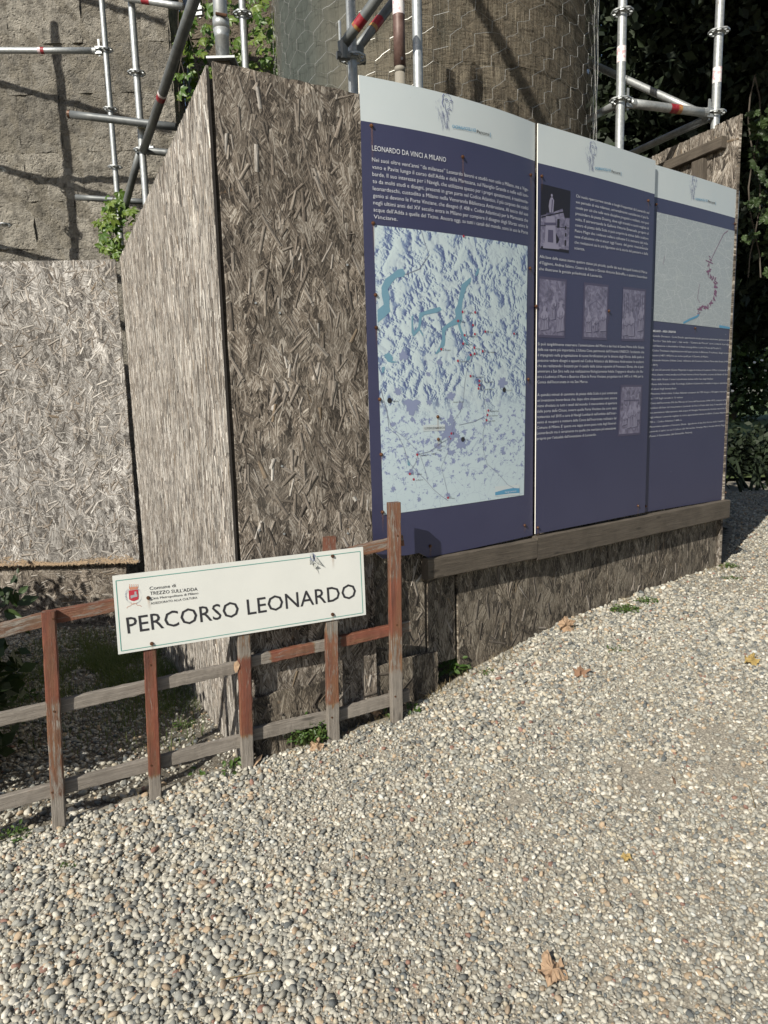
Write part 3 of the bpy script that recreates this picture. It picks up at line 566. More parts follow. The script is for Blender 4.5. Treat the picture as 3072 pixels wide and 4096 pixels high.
# fresh yellowish torn strip along the bottom edge of the pale board
b = MB(); random.seed(3)
M_raw = flat('raw_strand_edge', (.56, .42, .28), .9)
for k in range(1500):
    x = random.uniform(-4.3, -2.22); z = .287 + abs(random.gauss(0, .030)) * (.6 + .4 * sin(x * 7)); l = random.uniform(.015, .05); a = random.uniform(-.9, .9) + pi / 2 * random.choice((0, 1)); wv_ = random.uniform(.002, .006)
    ca, sa = cos(a) * l / 2, sin(a) * l / 2; nz_ = wv_ / 2
    b.add([(x - ca + sa * .1, 6.3455, z - sa - nz_), (x + ca, 6.3445, z + sa - nz_), (x + ca, 6.343, z + sa + nz_), (x - ca, 6.344, z - sa + nz_)], [(0, 1, 2, 3)])
b.build('torn_edge_strands', M_raw, H, kind='stuff')
M_edge = flat('blackened_shaded_board_edge', (.022, .019, .017), .95)  # strip colour holds the edge's shade along with its black weathering
m = MB(); pe = P0 - nF * .0105 - unit(FAR - P0) * .003; box(m, (pe[0], pe[1], .04), np.append(nF * .0098, 0), np.append(unit(FAR - P0) * .0022, 0), np.array([0, 0, 2.868])); m.build('blackened_shaded_edge', M_edge, H)
# corner posts inside the joints (dark gaps)
for P, z0_, z1_ in (((C[0] + (P0 - C[0]) * .0 + np.array([-.002, .055])), .1, 2.86), (g1[:2] - n12 * .065 + np.array([.02, .01]), .25, 1.2), (FAR + np.array([.03, .0]), -.4, 2.85)):
    m = MB(); box(m, (P[0] - .02, P[1] - .02, z0_), np.array([.045, 0, 0]), np.array([0, .045, 0]), np.array([0, 0, z1_ - z0_])); m.build('upright', M_batten, H)
# hoarding that closes the enclosure on the far side, seen from inside over the panels
tA = on_wall(2964, 455, C[4], C[4] + (C[4] - C[3])); 
bz = float(on_wall(2962, 455, C[4] - (C[4] - C[3]) * .0, C[4] + (C[4] - C[3]))[2])
q = on_z(2964, 455, bz); BK0 = q[:2]; q2 = on_z(2566, 621, bz + .02); BK1 = q2[:2]
nb = nrm_of(BK0, BK1); 
if nb @ (-BK0) < 0: nb = -nb
d_bk = BK1 - BK0; Lb = np.linalg.norm(d_bk); ebk = d_bk / Lb
cuts = [0, .24, .47, .74, 1.35]
for i in range(len(cuts) - 1):
    a = BK0 + d_bk * (cuts[i] + .004); c_ = BK0 + d_bk * (cuts[i + 1] - .004)
    osb(a, c_, .45, bz - random.uniform(0, .02), nb, 500, dark_w, M_osb_dark, seed=20 + i, ang=.5, big=1.4, label='strand board of the far side of the enclosure, seen from inside' if i == 0 else None)
def batten_on(u0, z0_, u1, z1_, w_, t_, name='batten', mat=M_batten, off=.0):
    a = np.append(BK0 + ebk * u0 + nb * (t_ + .002 + off), z0_); c_ = np.append(BK0 + ebk * u1 + nb * (t_ + .002 + off), z1_)
    m = MB(); wdir = (0, 0, 1) if abs(u1 - u0) > .2 else (*ebk, 0); plank(m, a, c_, wdir, w_, (*nb, 0), t_, segs=8, seed=int(u0 * 90)); return m.build(name, mat, H)
batten_on(.10, bz - .135, Lb * 1.3, bz - .155, .07, .045)
for uu in (.30, .92, 1.5): batten_on(uu, .5, uu + .001, bz - .19, .10, .045, 'upright')
# batten the panels stand on
ba = on_wall(1694, 2232, C[1], C[2]); bb = on_wall(1694, 2318, C[1], C[2]); bm_ = on_wall(2126, 2141, C[1], C[2]); be = on_wall(2912, 1994, C[2], C[4])
zl = .5 * (ba[2] + bb[2]); wbt = ba[2] - bb[2]; ze = be[2] - .065
m = MB(); plank(m, np.array([*ba[:2], zl]) + np.append(n12 * .033, 0), np.append(C[2] + n12 * .033, (zl + ze) / 2 + .01), (0, 0, 1), wbt, (*n12, 0), .05, segs=14, seed=5); m.build('batten', M_batten, H)
m = MB(); plank(m, np.append(C[2] + n24 * .033 + unit(C[4] - C[2]) * .001, (zl + ze) / 2 + .01), np.append(C[4] + n24 * .033, ze), (0, 0, 1), .125, (*n24, 0), .05, segs=22, seed=6); m.build('batten', M_batten, H)
# broken end of the hoarding on the right
e_ = C[4] + unit(C[4] - C[2]) * .045
m = MB(); board(m, C[4] + unit(C[4] - C[2]) * .01 - n24 * .1, e_ - n24 * .30, (.44, .44), (1.16, 1.10), np.array([.9, -.4]), ragged=.012, seed=31, nu=4); m.build('strand_board', M_osb_grey, H)
m = MB(); board(m, C[4] - unit(C[4] - C[2]) * .02 - n24 * .04, C[4] + unit(C[4] - C[2]) * .03 - n24 * .06, (.46, .46), (2.2, 2.5), n24, ragged=.004, seed=32, nu=3); m.build('strand_board', M_osb_dark, H)
# nail heads
for u, v in ((1022, 1212), (1118, 1252), (1127, 1864), (1036, 2120), (1136, 2135), (1390, 2133), (1388, 1060)):
    P = on_wall(u, v, C[0], C[1]); m = MB(); tube(m, P + np.append(n01, 0) * .001, P + np.append(n01, 0) * .005, .0045, 8); m.build('nail', M_galv, H)

# loose low board leaning at the foot of the hoarding, behind the fence
lb0 = C[0] + unit(C[1] - C[0]) * .10 + n01 * .012; lb1 = C[1] + unit(C[2] - C[1]) * .30 + n12 * .012
a0 = on_wall(1009, 2790, lb0, C[1] + n01 * .012); a1 = on_wall(1741, 2600, C[1] + n12 * .012, C[2] + n12 * .012); a2 = on_wall(1741, 2770, C[1] + n12 * .012, C[2] + n12 * .012)
Lw = thing('loose_board', 'low loose strand board leaning against the hoarding foot behind the fence', 'board', (*a0[:2], .2))
mid = C[1] + .5 * (n01 + n12) * .03
for (p, q_, z0_, z1_, nn_, sd) in ((a0[:2], a1[:2], (a0[2] - .30, a2[2] - .03), (a0[2], a1[2]), unit(n01 + n12 * .6), 41),):
    m = MB(); board(m, p, q_, z0_, z1_, nn_, ragged=.006, seed=sd, wav=.004, off=.020); o = m.build('strand_board', M_osb_low, Lw)
    V_, F_, U_, T_ = strands(None, np.append(p + nn_ * .024, 0), np.append(q_ + nn_ * .024, 0), z0_[0] + .02, z1_[1], nn_, 500, low_w, seed=47, ang=.7, keep=lambda u, z: (z < z1_[0] + (z1_[1] - z1_[0]) * u / .72 - .035) and (z > z0_[0] + (z0_[1] - z0_[0]) * u / .72 + .03)); s = fast_mesh('strands', V_, F_, M_chip, U_, T_); s.parent = o; s['kind'] = 'stuff'

# ================================================================== INFORMATION PANELS
class Surf:
    """a panel's face: (x, z) in metres -> world"""
    def __init__(s, A, B, z0, off, sag): s.A = np.asarray(A, float)[:2]; s.B = np.asarray(B, float)[:2]; s.W = np.linalg.norm(s.B - s.A); s.e = (s.B - s.A) / s.W; s.n = np.array([s.e[1], -s.e[0]]); s.z0 = z0; s.off = off; s.sag = sag
    def at(s, x, z, h=0.0):
        t = x / s.W; g = s.sag * 4 * t * (1 - t) * (.25 + .75 * min(max((z - .9) / 2.0, 0), 1)); p = s.A + s.e * x + s.n * (s.off + g + h); return np.array([p[0], p[1], z])
    def inv(s, u, v):
        x = s.W / 2; z = 2.0
        for _ in range(14):
            f0 = proj(s.at(x, z)) - (u, v); J = np.stack([(proj(s.at(x + 1e-4, z)) - (u, v) - f0) / 1e-4, (proj(s.at(x, z + 1e-4)) - (u, v) - f0) / 1e-4], 1)
            d = np.linalg.solve(J, -f0); x += float(np.clip(d[0], -.6, .6)); z += float(np.clip(d[1], -.6, .6))
        return x, z
class Tilted(Surf):
    """flat face with its own axes (the sign on the fence)"""
    def __init__(s, O, ex, ez): s.O = np.asarray(O, float); s.ex = unit(ex); s.ez = unit(ez); s.nn = np.cross(s.ex, s.ez); s.W = 1
    def at(s, x, z, h=0.0): return s.O + s.ex * x + s.ez * z + s.nn * h
def text_flat(txt, shear=0.0, bold=0.0):
    c = bpy.data.curves.new('t', 'FONT'); c.body = txt; c.size = 1; c.shear = shear; c.offset = bold; c.resolution_u = 2
    o = bpy.data.objects.new('t', c); COL.objects.link(o); bpy.context.view_layer.update(); dg = bpy.context.evaluated_depsgraph_get(); me = bpy.data.meshes.new_from_object(o.evaluated_get(dg))
    v = np.array([(p.co.x, p.co.y) for p in me.vertices]) if len(me.vertices) else np.zeros((0, 2)); f = [tuple(p.vertices) for p in me.polygons]
    bpy.data.objects.remove(o); bpy.data.curves.remove(c); bpy.data.meshes.remove(me); return v, f
CAP = None
def put_text(mb, S, txt, p0, p1, cap, h=.0022, mirror=False, shear=0.0, bold=0.0, fit=True):
    """p0,p1: baseline ends in (x,z) of the surface"""
    global CAP
    if CAP is None: vv, _ = text_flat('H'); CAP = vv[:, 1].max()
    v, f = text_flat(txt, shear, bold)
    if not len(v): return
    x0, x1 = v[:, 0].min(), v[:, 0].max(); k = cap / CAP; L = hypot(p1[0] - p0[0], p1[1] - p0[1]) if p1 is not None else (x1 - x0) * k * .9
    d = (np.array(p1) - np.array(p0)) / L if p1 is not None else np.array([1.0, 0]); nn_ = np.array([-d[1], d[0]])
    X = (v[:, 0] - x0) / (x1 - x0) * L; 
    if mirror: X = L - X
    pts = [S.at(p0[0] + d[0] * a + nn_[0] * b, p0[1] + d[1] * a + nn_[1] * b, h) for a, b in zip(X, v[:, 1] * k)]
    mb.add(pts, [tuple(reversed(q)) for q in f] if mirror else f)
def poly(mb, S, pts, h=.0014, mi=0, grid=None, uv=True):
    """flat print: quad given by 4 surface points TL TR BR BL, as a small grid that follows the panel's bow"""
    (a, b, c, d) = [np.array(p, float) for p in pts]; n = grid or 10; v = []; uvs = []
    for j in range(n + 1):
        for i in range(n + 1):
            s_, t_ = i / n, j / n; p = (a * (1 - s_) + b * s_) * (1 - t_) + (d * (1 - s_) + c * s_) * t_; v.append(S.at(p[0], p[1], h)); uvs.append((s_, (1 - t_) * 1.45))
    mb.add(v, [(j * (n + 1) + i, (j + 1) * (n + 1) + i, (j + 1) * (n + 1) + i + 1, j * (n + 1) + i + 1) for j in range(n) for i in range(n)], uvs, mi=mi)
def disc(mb, S, x, z, r, h=.002, n=12, rz=None, mi=0):
    rz = rz or r; mb.add([S.at(x + r * cos(2 * pi * i / n), z + rz * sin(2 * pi * i / n), h) for i in range(n)], [tuple(range(n))], mi=mi)
def ngon(mb, S, pts, h=.0018, mi=0): 
    ar = sum(pts[i][0] * pts[(i + 1) % len(pts)][1] - pts[(i + 1) % len(pts)][0] * pts[i][1] for i in range(len(pts)))
    pts = pts if ar > 0 else list(reversed(pts)); mb.add([S.at(x, z, h) for x, z in pts], [tuple(range(len(pts)))], mi=mi)
def stroke(mb, S, pts, w_, h=.002, mi=0):
    pts = [np.array(p, float) for p in pts]; v = []; n = len(pts)
    for k, p in enumerate(pts):
        d = pts[min(k + 1, n - 1)] - pts[max(k - 1, 0)]; d = d / (np.linalg.norm(d) + 1e-9); q_ = np.array([-d[1], d[0]]) * (w_[k] if isinstance(w_, list) else w_) / 2
        v += [S.at(*(p - q_), h), S.at(*(p + q_), h)]
    mb.add(v, [(2 * k, 2 * k + 2, 2 * k + 3, 2 * k + 1) for k in range(n - 1)], mi=mi)
def quad_inv(S, pts): return [S.inv(*p) for p in pts]
def panel_body(root, S, ztop, zbot, zblue, t=.005, seed=0):
    mb = MB(); nu = 20; W = S.W; zs = [zbot(x) if callable(zbot) else zbot for x in np.linspace(0, W, nu + 1)]
    rows = 12
    for name, lo, hi, mat in (('blue_face', lambda i: zs[i], lambda i: zblue, M_pblue), ('pale_header', lambda i: zblue, lambda i: ztop, M_pgrey)):
        m = MB(); v = []
        for j in range(rows + 1):
            for i in range(nu + 1):
                z = lo(i) + (hi(i) - lo(i)) * j / rows; v.append(S.at(W * i / nu, z, 0))
        m.add(v, [(j * (nu + 1) + i, j * (nu + 1) + i + 1, (j + 1) * (nu + 1) + i + 1, (j + 1) * (nu + 1) + i) for j in range(rows) for i in range(nu)]); m.build(name, mat, root, smooth=True)
    v = []; f = []
    ring = [(W * i / nu, zs[i]) for i in range(nu + 1)] + [(W, zs[-1] + (ztop - zs[-1]) * j / 12) for j in range(1, 13)] + [(W * (nu - i) / nu, ztop) for i in range(1, nu + 1)] + [(0, ztop + (zs[0] - ztop) * j / 12) for j in range(1, 12)]
    n = len(ring)
    for x, z in ring: v.append(S.at(x, z, -.0002))
    for x, z in ring: v.append(S.at(x, z, -t))
    f = [(i, n + i, n + (i + 1) % n, (i + 1) % n) for i in range(n)]
    m = MB(); m.add(v, f); k = len(m.v); back = [S.at(W * i / nu, z, -t) for i in range(nu + 1) for z in (zs[i], ztop)]
    m.add(back, [(2 * i, 2 * i + 1, 2 * i + 3, 2 * i + 2) for i in range(nu)]); m.build('core', M_pedge, root)
def screw(root, P, n, r=.0062):
    n3 = np.append(unit(n[:2]), 0) if len(n) == 2 else unit(n); m = MB(); tube(m, P - n3 * .002, P + n3 * .003, r * 1.25, 12); tube(m, P + n3 * .003, P + n3 * .0075, r, 6, r2=r * .75); o = m.build('screw', M_rust, root); return o
def stain(root, S, x, z, w_, l, h=.0032):
    m = MB(); m.add([S.at(x - w_ / 2, z, h), S.at(x - w_ / 2, z - l, h), S.at(x + w_ / 2, z - l, h), S.at(x + w_ / 2, z, h)], [(0, 1, 2, 3)], [(0, 1), (0, 0), (1, 0), (1, 1)]); m.build('rust_run', M_stain, root)
def portrait(mb, S, x, z, k):
    """a loose pencil sketch of some long-haired bearded old man"""
    r = random.Random(5)
    def st(pts, w_): stroke(mb, S, [(x + a * k, z + b * k) for a, b in pts], w_ * k)
    st([(-.02, .50), (-.08, .42), (-.06, .34), (-.10, .24), (-.05, .12)], .028); st([(.0, .46), (.10, .52), (.22, .46), (.28, .34)], .010)
    st([(-.01, .34), (.07, .375), (.12, .345)], .022); st([(.20, .345), (.27, .365), (.32, .335)], .022); st([(.02, .295), (.07, .31), (.11, .29)], .016); st([(.21, .295), (.26, .31), (.30, .29)], .014)
    st([(.16, .33), (.18, .20), (.14, .16), (.19, .14), (.22, .165)], .012); st([(.09, .075), (.15, .10), (.21, .095), (.27, .07)], .020); st([(.30, .32), (.31, .2), (.29, .08)], .008)
    st([(-.0, .25), (.02, .1), (.05, -.02)], .016)
    for i in range(44):
        a = r.uniform(-.13, .16); b = r.uniform(-.42, .08); l = r.uniform(.06, .16); s_ = r.uniform(-.05, .05)
        st([(a, b), (a + s_ * .6, b - l * .5), (a + s_ * .1 + .02, b - l)], r.uniform(.004, .011))
    for i in range(26):
        a = r.uniform(-.34, -.06); b = r.uniform(-.25, .38); l = r.uniform(.04, .12)
        st([(a, b), (a - .015, b - l * .5), (a + .006, b - l)], r.uniform(.003, .006))
def header(root, S, u_face, v_face, hpx, m_left, m_right, p_left, p_right, cap):
    m = MB(); x, z = S.inv(u_face, v_face); x2, z2 = S.inv(u_face, v_face + 10); portrait(m, S, x, z, hpx * (z - z2) / 10); m.build('portrait_sketch', M_tink, root)
    m = MB(); put_text(m, S, 'DI LEONARDO', S.inv(*m_left), S.inv(*m_right), cap, mirror=True, bold=.012); m.build('mirrored_lettering', M_tblue, root)
    m = MB(); put_text(m, S, 'Percorsi', S.inv(*p_left), S.inv(*p_right), cap, bold=.012); m.build('lettering', M_tblack, root); m = MB(); xr, zr = S.inv(*p_right); m.add([S.at(xr + .006, zr - .006, .0022), S.at(xr + .0085, zr - .006, .0022), S.at(xr + .0085, zr + cap * 1.1, .0022), S.at(xr + .006, zr + cap * 1.1, .0022)], [(0, 1, 2, 3)]); m.build('divider_line', M_tblue, root)
def block(root, S, lines, L0, R0_, Ln, Rn, nref, cap, short=None, h=.0022, name='text_block'):
    """justified lines; first baseline L0-R0_, baseline number nref at Ln-Rn"""
    l0, r0, ln_, rn = S.inv(*L0), S.inv(*R0_), S.inv(*Ln), S.inv(*Rn); m = MB()
    for i, t in enumerate(lines):
        s_ = i / nref; a = (l0[0] + (ln_[0] - l0[0]) * s_, l0[1] + (ln_[1] - l0[1]) * s_); b = (r0[0] + (rn[0] - r0[0]) * s_, r0[1] + (rn[1] - r0[1]) * s_)
        fr = (short or {}).get(i, 1.0); b = (a[0] + (b[0] - a[0]) * fr, a[1] + (b[1] - a[1]) * fr)
        put_text(m, S, t, a, b, cap, h, bold=-.006)
    m.build(name, M_twhite, root)

# ---- panel one
ZB = ZT - .20
S1 = Surf(C[1], C[2], 0, .0, .042)
I1 = thing('information_panel', 'leftmost and nearest blue information panel with a large map of lakes and rivers', 'information panel', (*C[1], .97), 'blue information panels on the hoarding')
zl1 = S1.inv(1500, 2238)[1]; zm1 = S1.inv(1694, 2234)[1]; xm1 = S1.inv(1694, 2234)[0]; zr1 = S1.inv(2124, 2142)[1]
def zbot1(x):
    c_ = zl1 - .005 * min(x / .1, 1) if x < xm1 else zm1 + (zr1 - zm1) * (x - xm1) / (S1.W - xm1)
    if x < .05: c_ += .04 * (1 - sqrt(max(0, 1 - (1 - x / .05) ** 2)))
    return c_
hh1 = S1.inv(1760, 540)[1]
ZB1 = S1.inv(1441, 482)[1]
panel_body(I1, S1, ZT, zbot1, ZB1 )
header(I1, S1, 1778, 446, 140, (1808, 512), (1902, 528), (1907, 532), (1956, 543), .0125)
m = MB(); put_text(m, S1, 'LEONARDO DA VINCI A MILANO', S1.inv(1487, 602), S1.inv(1783, 649), .0195); m.build('title', M_twhite, I1)
T1 = ['Nei suoi oltre vent\u2019anni \u201cda milanese\u201d Leonardo lavor\u00f2 e studi\u00f2 non solo a Milano, ma a Vige-', 'vano e Pavia, lungo il corso dell\u2019Adda e della Martesana, sul Naviglio Grande e nelle valli lom-', 'barde. Il suo interesse per i Navigli, che utilizzava spesso per i propri spostamenti, \u00e8 testimonia-', 'to da molti studi e disegni, presenti in gran parte nel Codice Atlantico, il pi\u00f9 corposo dei codici', 'leonardeschi, custodito a Milano nella Veneranda Biblioteca Ambrosiana. Al tocco del suo', 'genio si devono le Porte Vinciane, che disegn\u00f2 (f. 408 v. Codex Atlanticus) per la Martesana che', 'negli ultimi anni del XV secolo entra in Milano per compiere il disegno degli Sforza: unire le', 'acque dell\u2019Adda a quelle del Ticino. Ancora oggi, su tutti i canali del mondo, sono in uso le Porte', 'Vinciane.']
block(I1, S1, T1, (1487, 646), (2112, 766), (1493, 846), (2110, 938), 7, .0155, {8: .125})
Q1 = quad_inv(S1, [(1493, 900), (2110, 985), (2095, 1980), (1533, 2060)])
m = MB(); poly(m, S1, Q1, .0012, grid=16); o = m.build('map', M_map1, I1)
def mp(u, v): return S1.inv(1450 + u * .565, 850 + v * .565)      # readings taken on an enlargement of the map
m = MB()
for pts in ([(245, 405), (283, 398), (302, 430), (290, 455), (238, 462), (205, 500), (178, 545), (190, 600), (188, 655), (195, 700), (150, 745), (106, 780), (104, 690), (150, 650), (135, 590), (132, 530), (160, 470), (205, 440)],
            [(700, 510), (765, 458), (765, 490), (735, 530), (718, 580), (705, 640), (700, 690), (705, 760), (690, 790), (700, 830), (725, 880), (750, 935), (740, 940), (705, 890), (685, 835), (672, 790), (600, 820), (582, 850), (585, 900), (580, 940), (555, 975), (520, 1005), (512, 1000), (545, 950), (562, 890), (560, 820), (590, 795), (660, 745), (652, 690), (672, 650), (690, 560)],
            [(400, 712), (480, 685), (545, 668), (560, 690), (520, 710), (440, 725), (418, 740), (415, 780), (405, 825), (432, 870), (425, 875), (400, 835), (358, 880), (345, 850), (345, 735), (356, 730), (356, 800), (365, 845), (392, 812), (398, 760)],
            [(150, 1010), (185, 990), (215, 1025), (210, 1050), (250, 1060), (205, 1065), (175, 1055)], [(135, 1095), (158, 1090), (152, 1125), (135, 1140)], [(810, 405), (825, 390), (822, 425), (800, 455), (796, 440)], [(315, 1740), (335, 1770), (335, 1795), (318, 1790)], [(738, 1020), (760, 1015), (758, 1045), (735, 1045)]):
    m = MB(); ngon(m, S1, [mp(*p) for p in pts], .0018); m.build('lake', M_lake, I1)
m = MB()
def blob(cx, cy, r_, sd, n=26, wx=1.0):
    rr = random.Random(sd); return [mp(cx + wx * r_ * cos(2 * pi * i / n) * (q_ := rr.uniform(.55, 1.25)), cy + r_ * sin(2 * pi * i / n) * q_) for i in range(n)]
for cx, cy, r_, sd, wx in ((612, 1555, 88, 1, .85), (700, 1640, 50, 3, .9), (350, 1375, 62, 4, 1.1), (285, 1010, 42, 5, .9), (990, 1205, 42, 6, .9), (250, 1270, 36, 7, 1), (690, 1370, 42, 8, .6), (625, 1470, 40, 9, .8), (625, 1300, 35, 10, .9), (995, 1700, 20, 11, 1), (868, 1797, 18, 12, 1), (335, 1840, 24, 13, 1), (218, 1955, 20, 14, 1), (400, 2030, 18, 15, 1), (605, 2000, 20, 16, 1), (470, 1345, 24, 17, .9), (535, 1655, 26, 18, 1.2), (540, 1060, 26, 19, 1), (390, 1705, 14, 20, 1), (350, 1465, 20, 21, 1), (215, 1500, 22, 22, 1), (880, 1330, 18, 23, 1), (330, 930, 10, 24, 1), (465, 1145, 20, 25, 1), (630, 1700, 24, 26, 1.3)):
    m = MB(); ngon(m, S1, blob(cx, cy, r_ * .9, sd, wx=wx), .0017 - .00001 * sd); m.build('town', M_city, I1)
m = MB()
for pts, w_ in (([(790, 1000), (750, 1075), (735, 1130), (722, 1200), (712, 1330), (690, 1410), (650, 1465), (628, 1560)], .0017), ([(130, 1250), (160, 1380), (200, 1520), (290, 1590), (380, 1680), (410, 1730), (440, 1820), (460, 1900)], .0017), ([(620, 1600), (600, 1700), (555, 1800), (580, 1900), (604, 2000)], .0014), ([(125, 1250), (170, 1400), (185, 1530), (250, 1580), (290, 1660), (320, 1760), (380, 1830), (450, 1900), (500, 1960), (560, 2010), (605, 2040)], .0022), ([(415, 130), (440, 220), (470, 300), (400, 400), (300, 440)], .003), ([(850, 1230), (860, 1330), (880, 1440), (850, 1560), (855, 1690), (880, 1780), (960, 1850), (1030, 1930), (1090, 1960)], .0018), ([(385, 1715), (480, 1690), (540, 1640), (610, 1600)], .0024), ([(680, 1505), (790, 1480), (850, 1450), (880, 1470)], .0022), ([(390, 1720), (370, 1780), (335, 1830)], .0018)):
    m = MB(); stroke(m, S1, [mp(*p) for p in pts], w_, .0021); m.build('route', M_tgrey, I1)
mr = MB(); mt = MB(); mk = MB()
for u, v, t in ((713, 168, '5'), (706, 704, '7'), (674, 768, '7'), (795, 707, '6'), (780, 797, '9'), (867, 843, '18'), (793, 861, '1'), (1071, 858, '20'), (721, 869, '2'), (710, 928, '16'), (555, 968, '2'), (849, 982, '19'), (790, 957, ''), (763, 1008, '17'), (791, 1000, '10'), (673, 1050, '3'), (762, 1158, '14'), (825, 1192, '13'), (825, 1222, '12'), (819, 1246, '21'), (888, 1402, '4'), (882, 1433, ''), (876, 1470, ''), (627, 1564, '8'), (385, 1714, ''), (333, 1850, '11'), (360, 1889, ''), (603, 2019, '15'), (612, 1588, ''), (622, 1600, '')):
    x, z = mp(u, v); mr = MB(); disc(mr, S1, x, z, .0058 if (u, v) not in ((612, 1588), (622, 1600)) else .003, .0023); mr.build('red_dot', M_tred, I1)
    if t:
        mt = MB(); put_text(mt, S1, t, (x + .009, z - .006), None, .0115, .0024); mt.build('map_number', M_tblack, I1)
for u, v, t in ((378, 1893, 'La Sforzesca'), (368, 1853, '   Vigevano'), (408, 1718, 'Abbiategrasso'), (212, 1333, 'Malpensa'), (727, 1606, 'Linate'), (1016, 1257, 'Orio al Serio'), (800, 962, 'Abbadia'), (895, 1406, '   Villa Melzi Vaprio'), (895, 1437, 'casa custodi acque'), (885, 1475, 'Cassano d\u2019Adda'), (640, 1340, 'Santuario del lavello'), (798, 1163, 'Santa Maria Hoe'), (860, 1198, 'Conca Leonardesca'), (855, 1250, 'Traghetto di Paderno'), (582, 972, 'Cernobbio'), (698, 1052, 'Laghi Briantei'), (745, 707, 'Fiumelatte'), (700, 772, 'Bellagio'), (750, 875, 'Mandello del Lario'), (740, 932, 'Valsassina'), (900, 845, 'Moggio'), (882, 986, 'Monte Resegone'), (633, 2022, 'Pavia'), (525, 1680, 'Trezzano'), (485, 1706, 'Gaggiano'), (555, 1652, 'Corsico')):
    x, z = mp(u, v); mt = MB(); put_text(mt, S1, t.strip(), (x + (.012 if t[0] == ' ' else 0), z - .004), None, .0058, .0024); mt.build('map_name', M_tblack, I1)

for u, v in ((190, 1331), (709, 1606), (1001, 1255)): mk = MB(); disc(mk, S1, *mp(u, v), .0118, .0023); mk.build('black_dot', M_tblack, I1)
m = MB(); ngon(m, S1, [mp(427, 1505), (mp(582, 1500)), mp(582, 1543), mp(427, 1548)], .0024); m.build('caption_plate', M_pgrey, I1)
m = MB(); put_text(m, S1, 'I LUOGHI LEONARDESCHI', mp(434, 1536), mp(579, 1532), .0105, .0027); m.build('caption', M_tblack, I1)
m = MB(); ngon(m, S1, [mp(936, 1940), mp(1110, 1925), mp(1110, 2000), mp(936, 2008)], .0024); m.build('logo_plate', M_pgrey, I1)
m = MB(); ngon(m, S1, [mp(937, 1980), mp(1000, 1962), mp(1060, 1950), mp(1109, 1952), mp(1109, 1985), mp(1040, 1988), mp(937, 2003)], .0026); m.build('logo_wave', M_tblue, I1)
m = MB(); put_text(m, S1, 'Navigli Lombardi', mp(1005, 1984), mp(1085, 1976), .0075, .0029); m.build('logo_lettering', M_twhite, I1)
for u, v in ((1485, 503), (1850, 628), (2122, 700), (1492, 893), (1502, 1180), (1504, 1310), (1518, 1597), (1524, 1818), (1529, 2048), (1750, 1667), (1752, 1757), (2119, 1073), (2112, 1517), (1720, 2184), (2098, 2101)):
    x, z = S1.inv(u, v); screw(I1, S1.at(x, z, .001), S1.n); stain(I1, S1, x, z - .004, .012, random.Random(u).choice((.04, .09, .16)) if u != 1485 else .16)

# ---- panel two
S2 = Surf(C[2] + unit(C[3] - C[2]) * .004, C[3], 0, .014, .010)
I2 = thing('information_panel', 'middle blue information panel with a night statue photo and four relief photos', 'information panel', (*C[2], 1.0), 'blue information panels on the hoarding')
zl2 = S2.inv(2128, 2139)[1]; zr2 = S2.inv(2568, 2052)[1]; ZT2 = S2.inv(2380, 561)[1]
panel_body(I2, S2, ZT2, lambda x: zl2 + (zr2 - zl2) * x / S2.W, S2.inv(2380, 709)[1])
header(I2, S2, 2364, 625, 118, (2378, 678), (2441, 686), (2445, 690), (2480, 698), .0125)
m = MB(); Q = quad_inv(S2, [(2164, 735), (2281, 764), (2274, 1011), (2159, 992)]); poly(m, S2, Q, .0012); m.build('statue_photo', M_night, I2)
def ph(u, v): return S2.inv(2100 + u * .5425, 450 + v * .5425)
m = MB(); ngon(m, S2, [ph(116, 760), ph(180, 745), ph(275, 710), ph(290, 778), ph(328, 778), ph(320, 1030), ph(110, 1000)], .0016); m.build('photo_building', M_relief, I2)
m = MB()
for q_ in ([(118, 768), (285, 728), (284, 738), (117, 778)], [(112, 830), (325, 850), (325, 855), (112, 835)], [(236, 785), (252, 785), (252, 850), (234, 850)], [(292, 838), (303, 838), (302, 865), (291, 865)], [(292, 890), (303, 890), (302, 915), (291, 915)], [(120, 985), (320, 1015), (320, 1034), (110, 1003)], [(290, 940), (302, 942), (300, 985), (289, 983)]): ngon(m, S2, [ph(*p) for p in q_], .0019)
m.build('photo_shadows', M_night, I2)
m = MB()
for q_ in ([(178, 650), (186, 628), (200, 625), (212, 650), (208, 700), (206, 738), (178, 738), (172, 690)], [(152, 765), (215, 765), (220, 812), (148, 812)], [(150, 830), (222, 830), (228, 980), (142, 975)], [(135, 960), (240, 975), (250, 1010), (130, 1000)]): ngon(m, S2, [ph(*p) for p in q_], .0022)
disc(m, S2, *ph(195, 612), .0072, .0022); m.build('photo_statue', M_lilac, I2)
m = MB()
for q_ in ([(142, 812), (226, 812), (230, 832), (138, 832)], [(155, 740), (215, 742), (217, 752), (152, 750)], [(168, 865), (205, 868), (205, 960), (165, 955)], [(196, 640), (203, 645), (196, 735), (190, 735)]): ngon(m, S2, [ph(*p) for p in q_], .0025)
m.build('photo_plinth_shade', M_lilacd, I2)
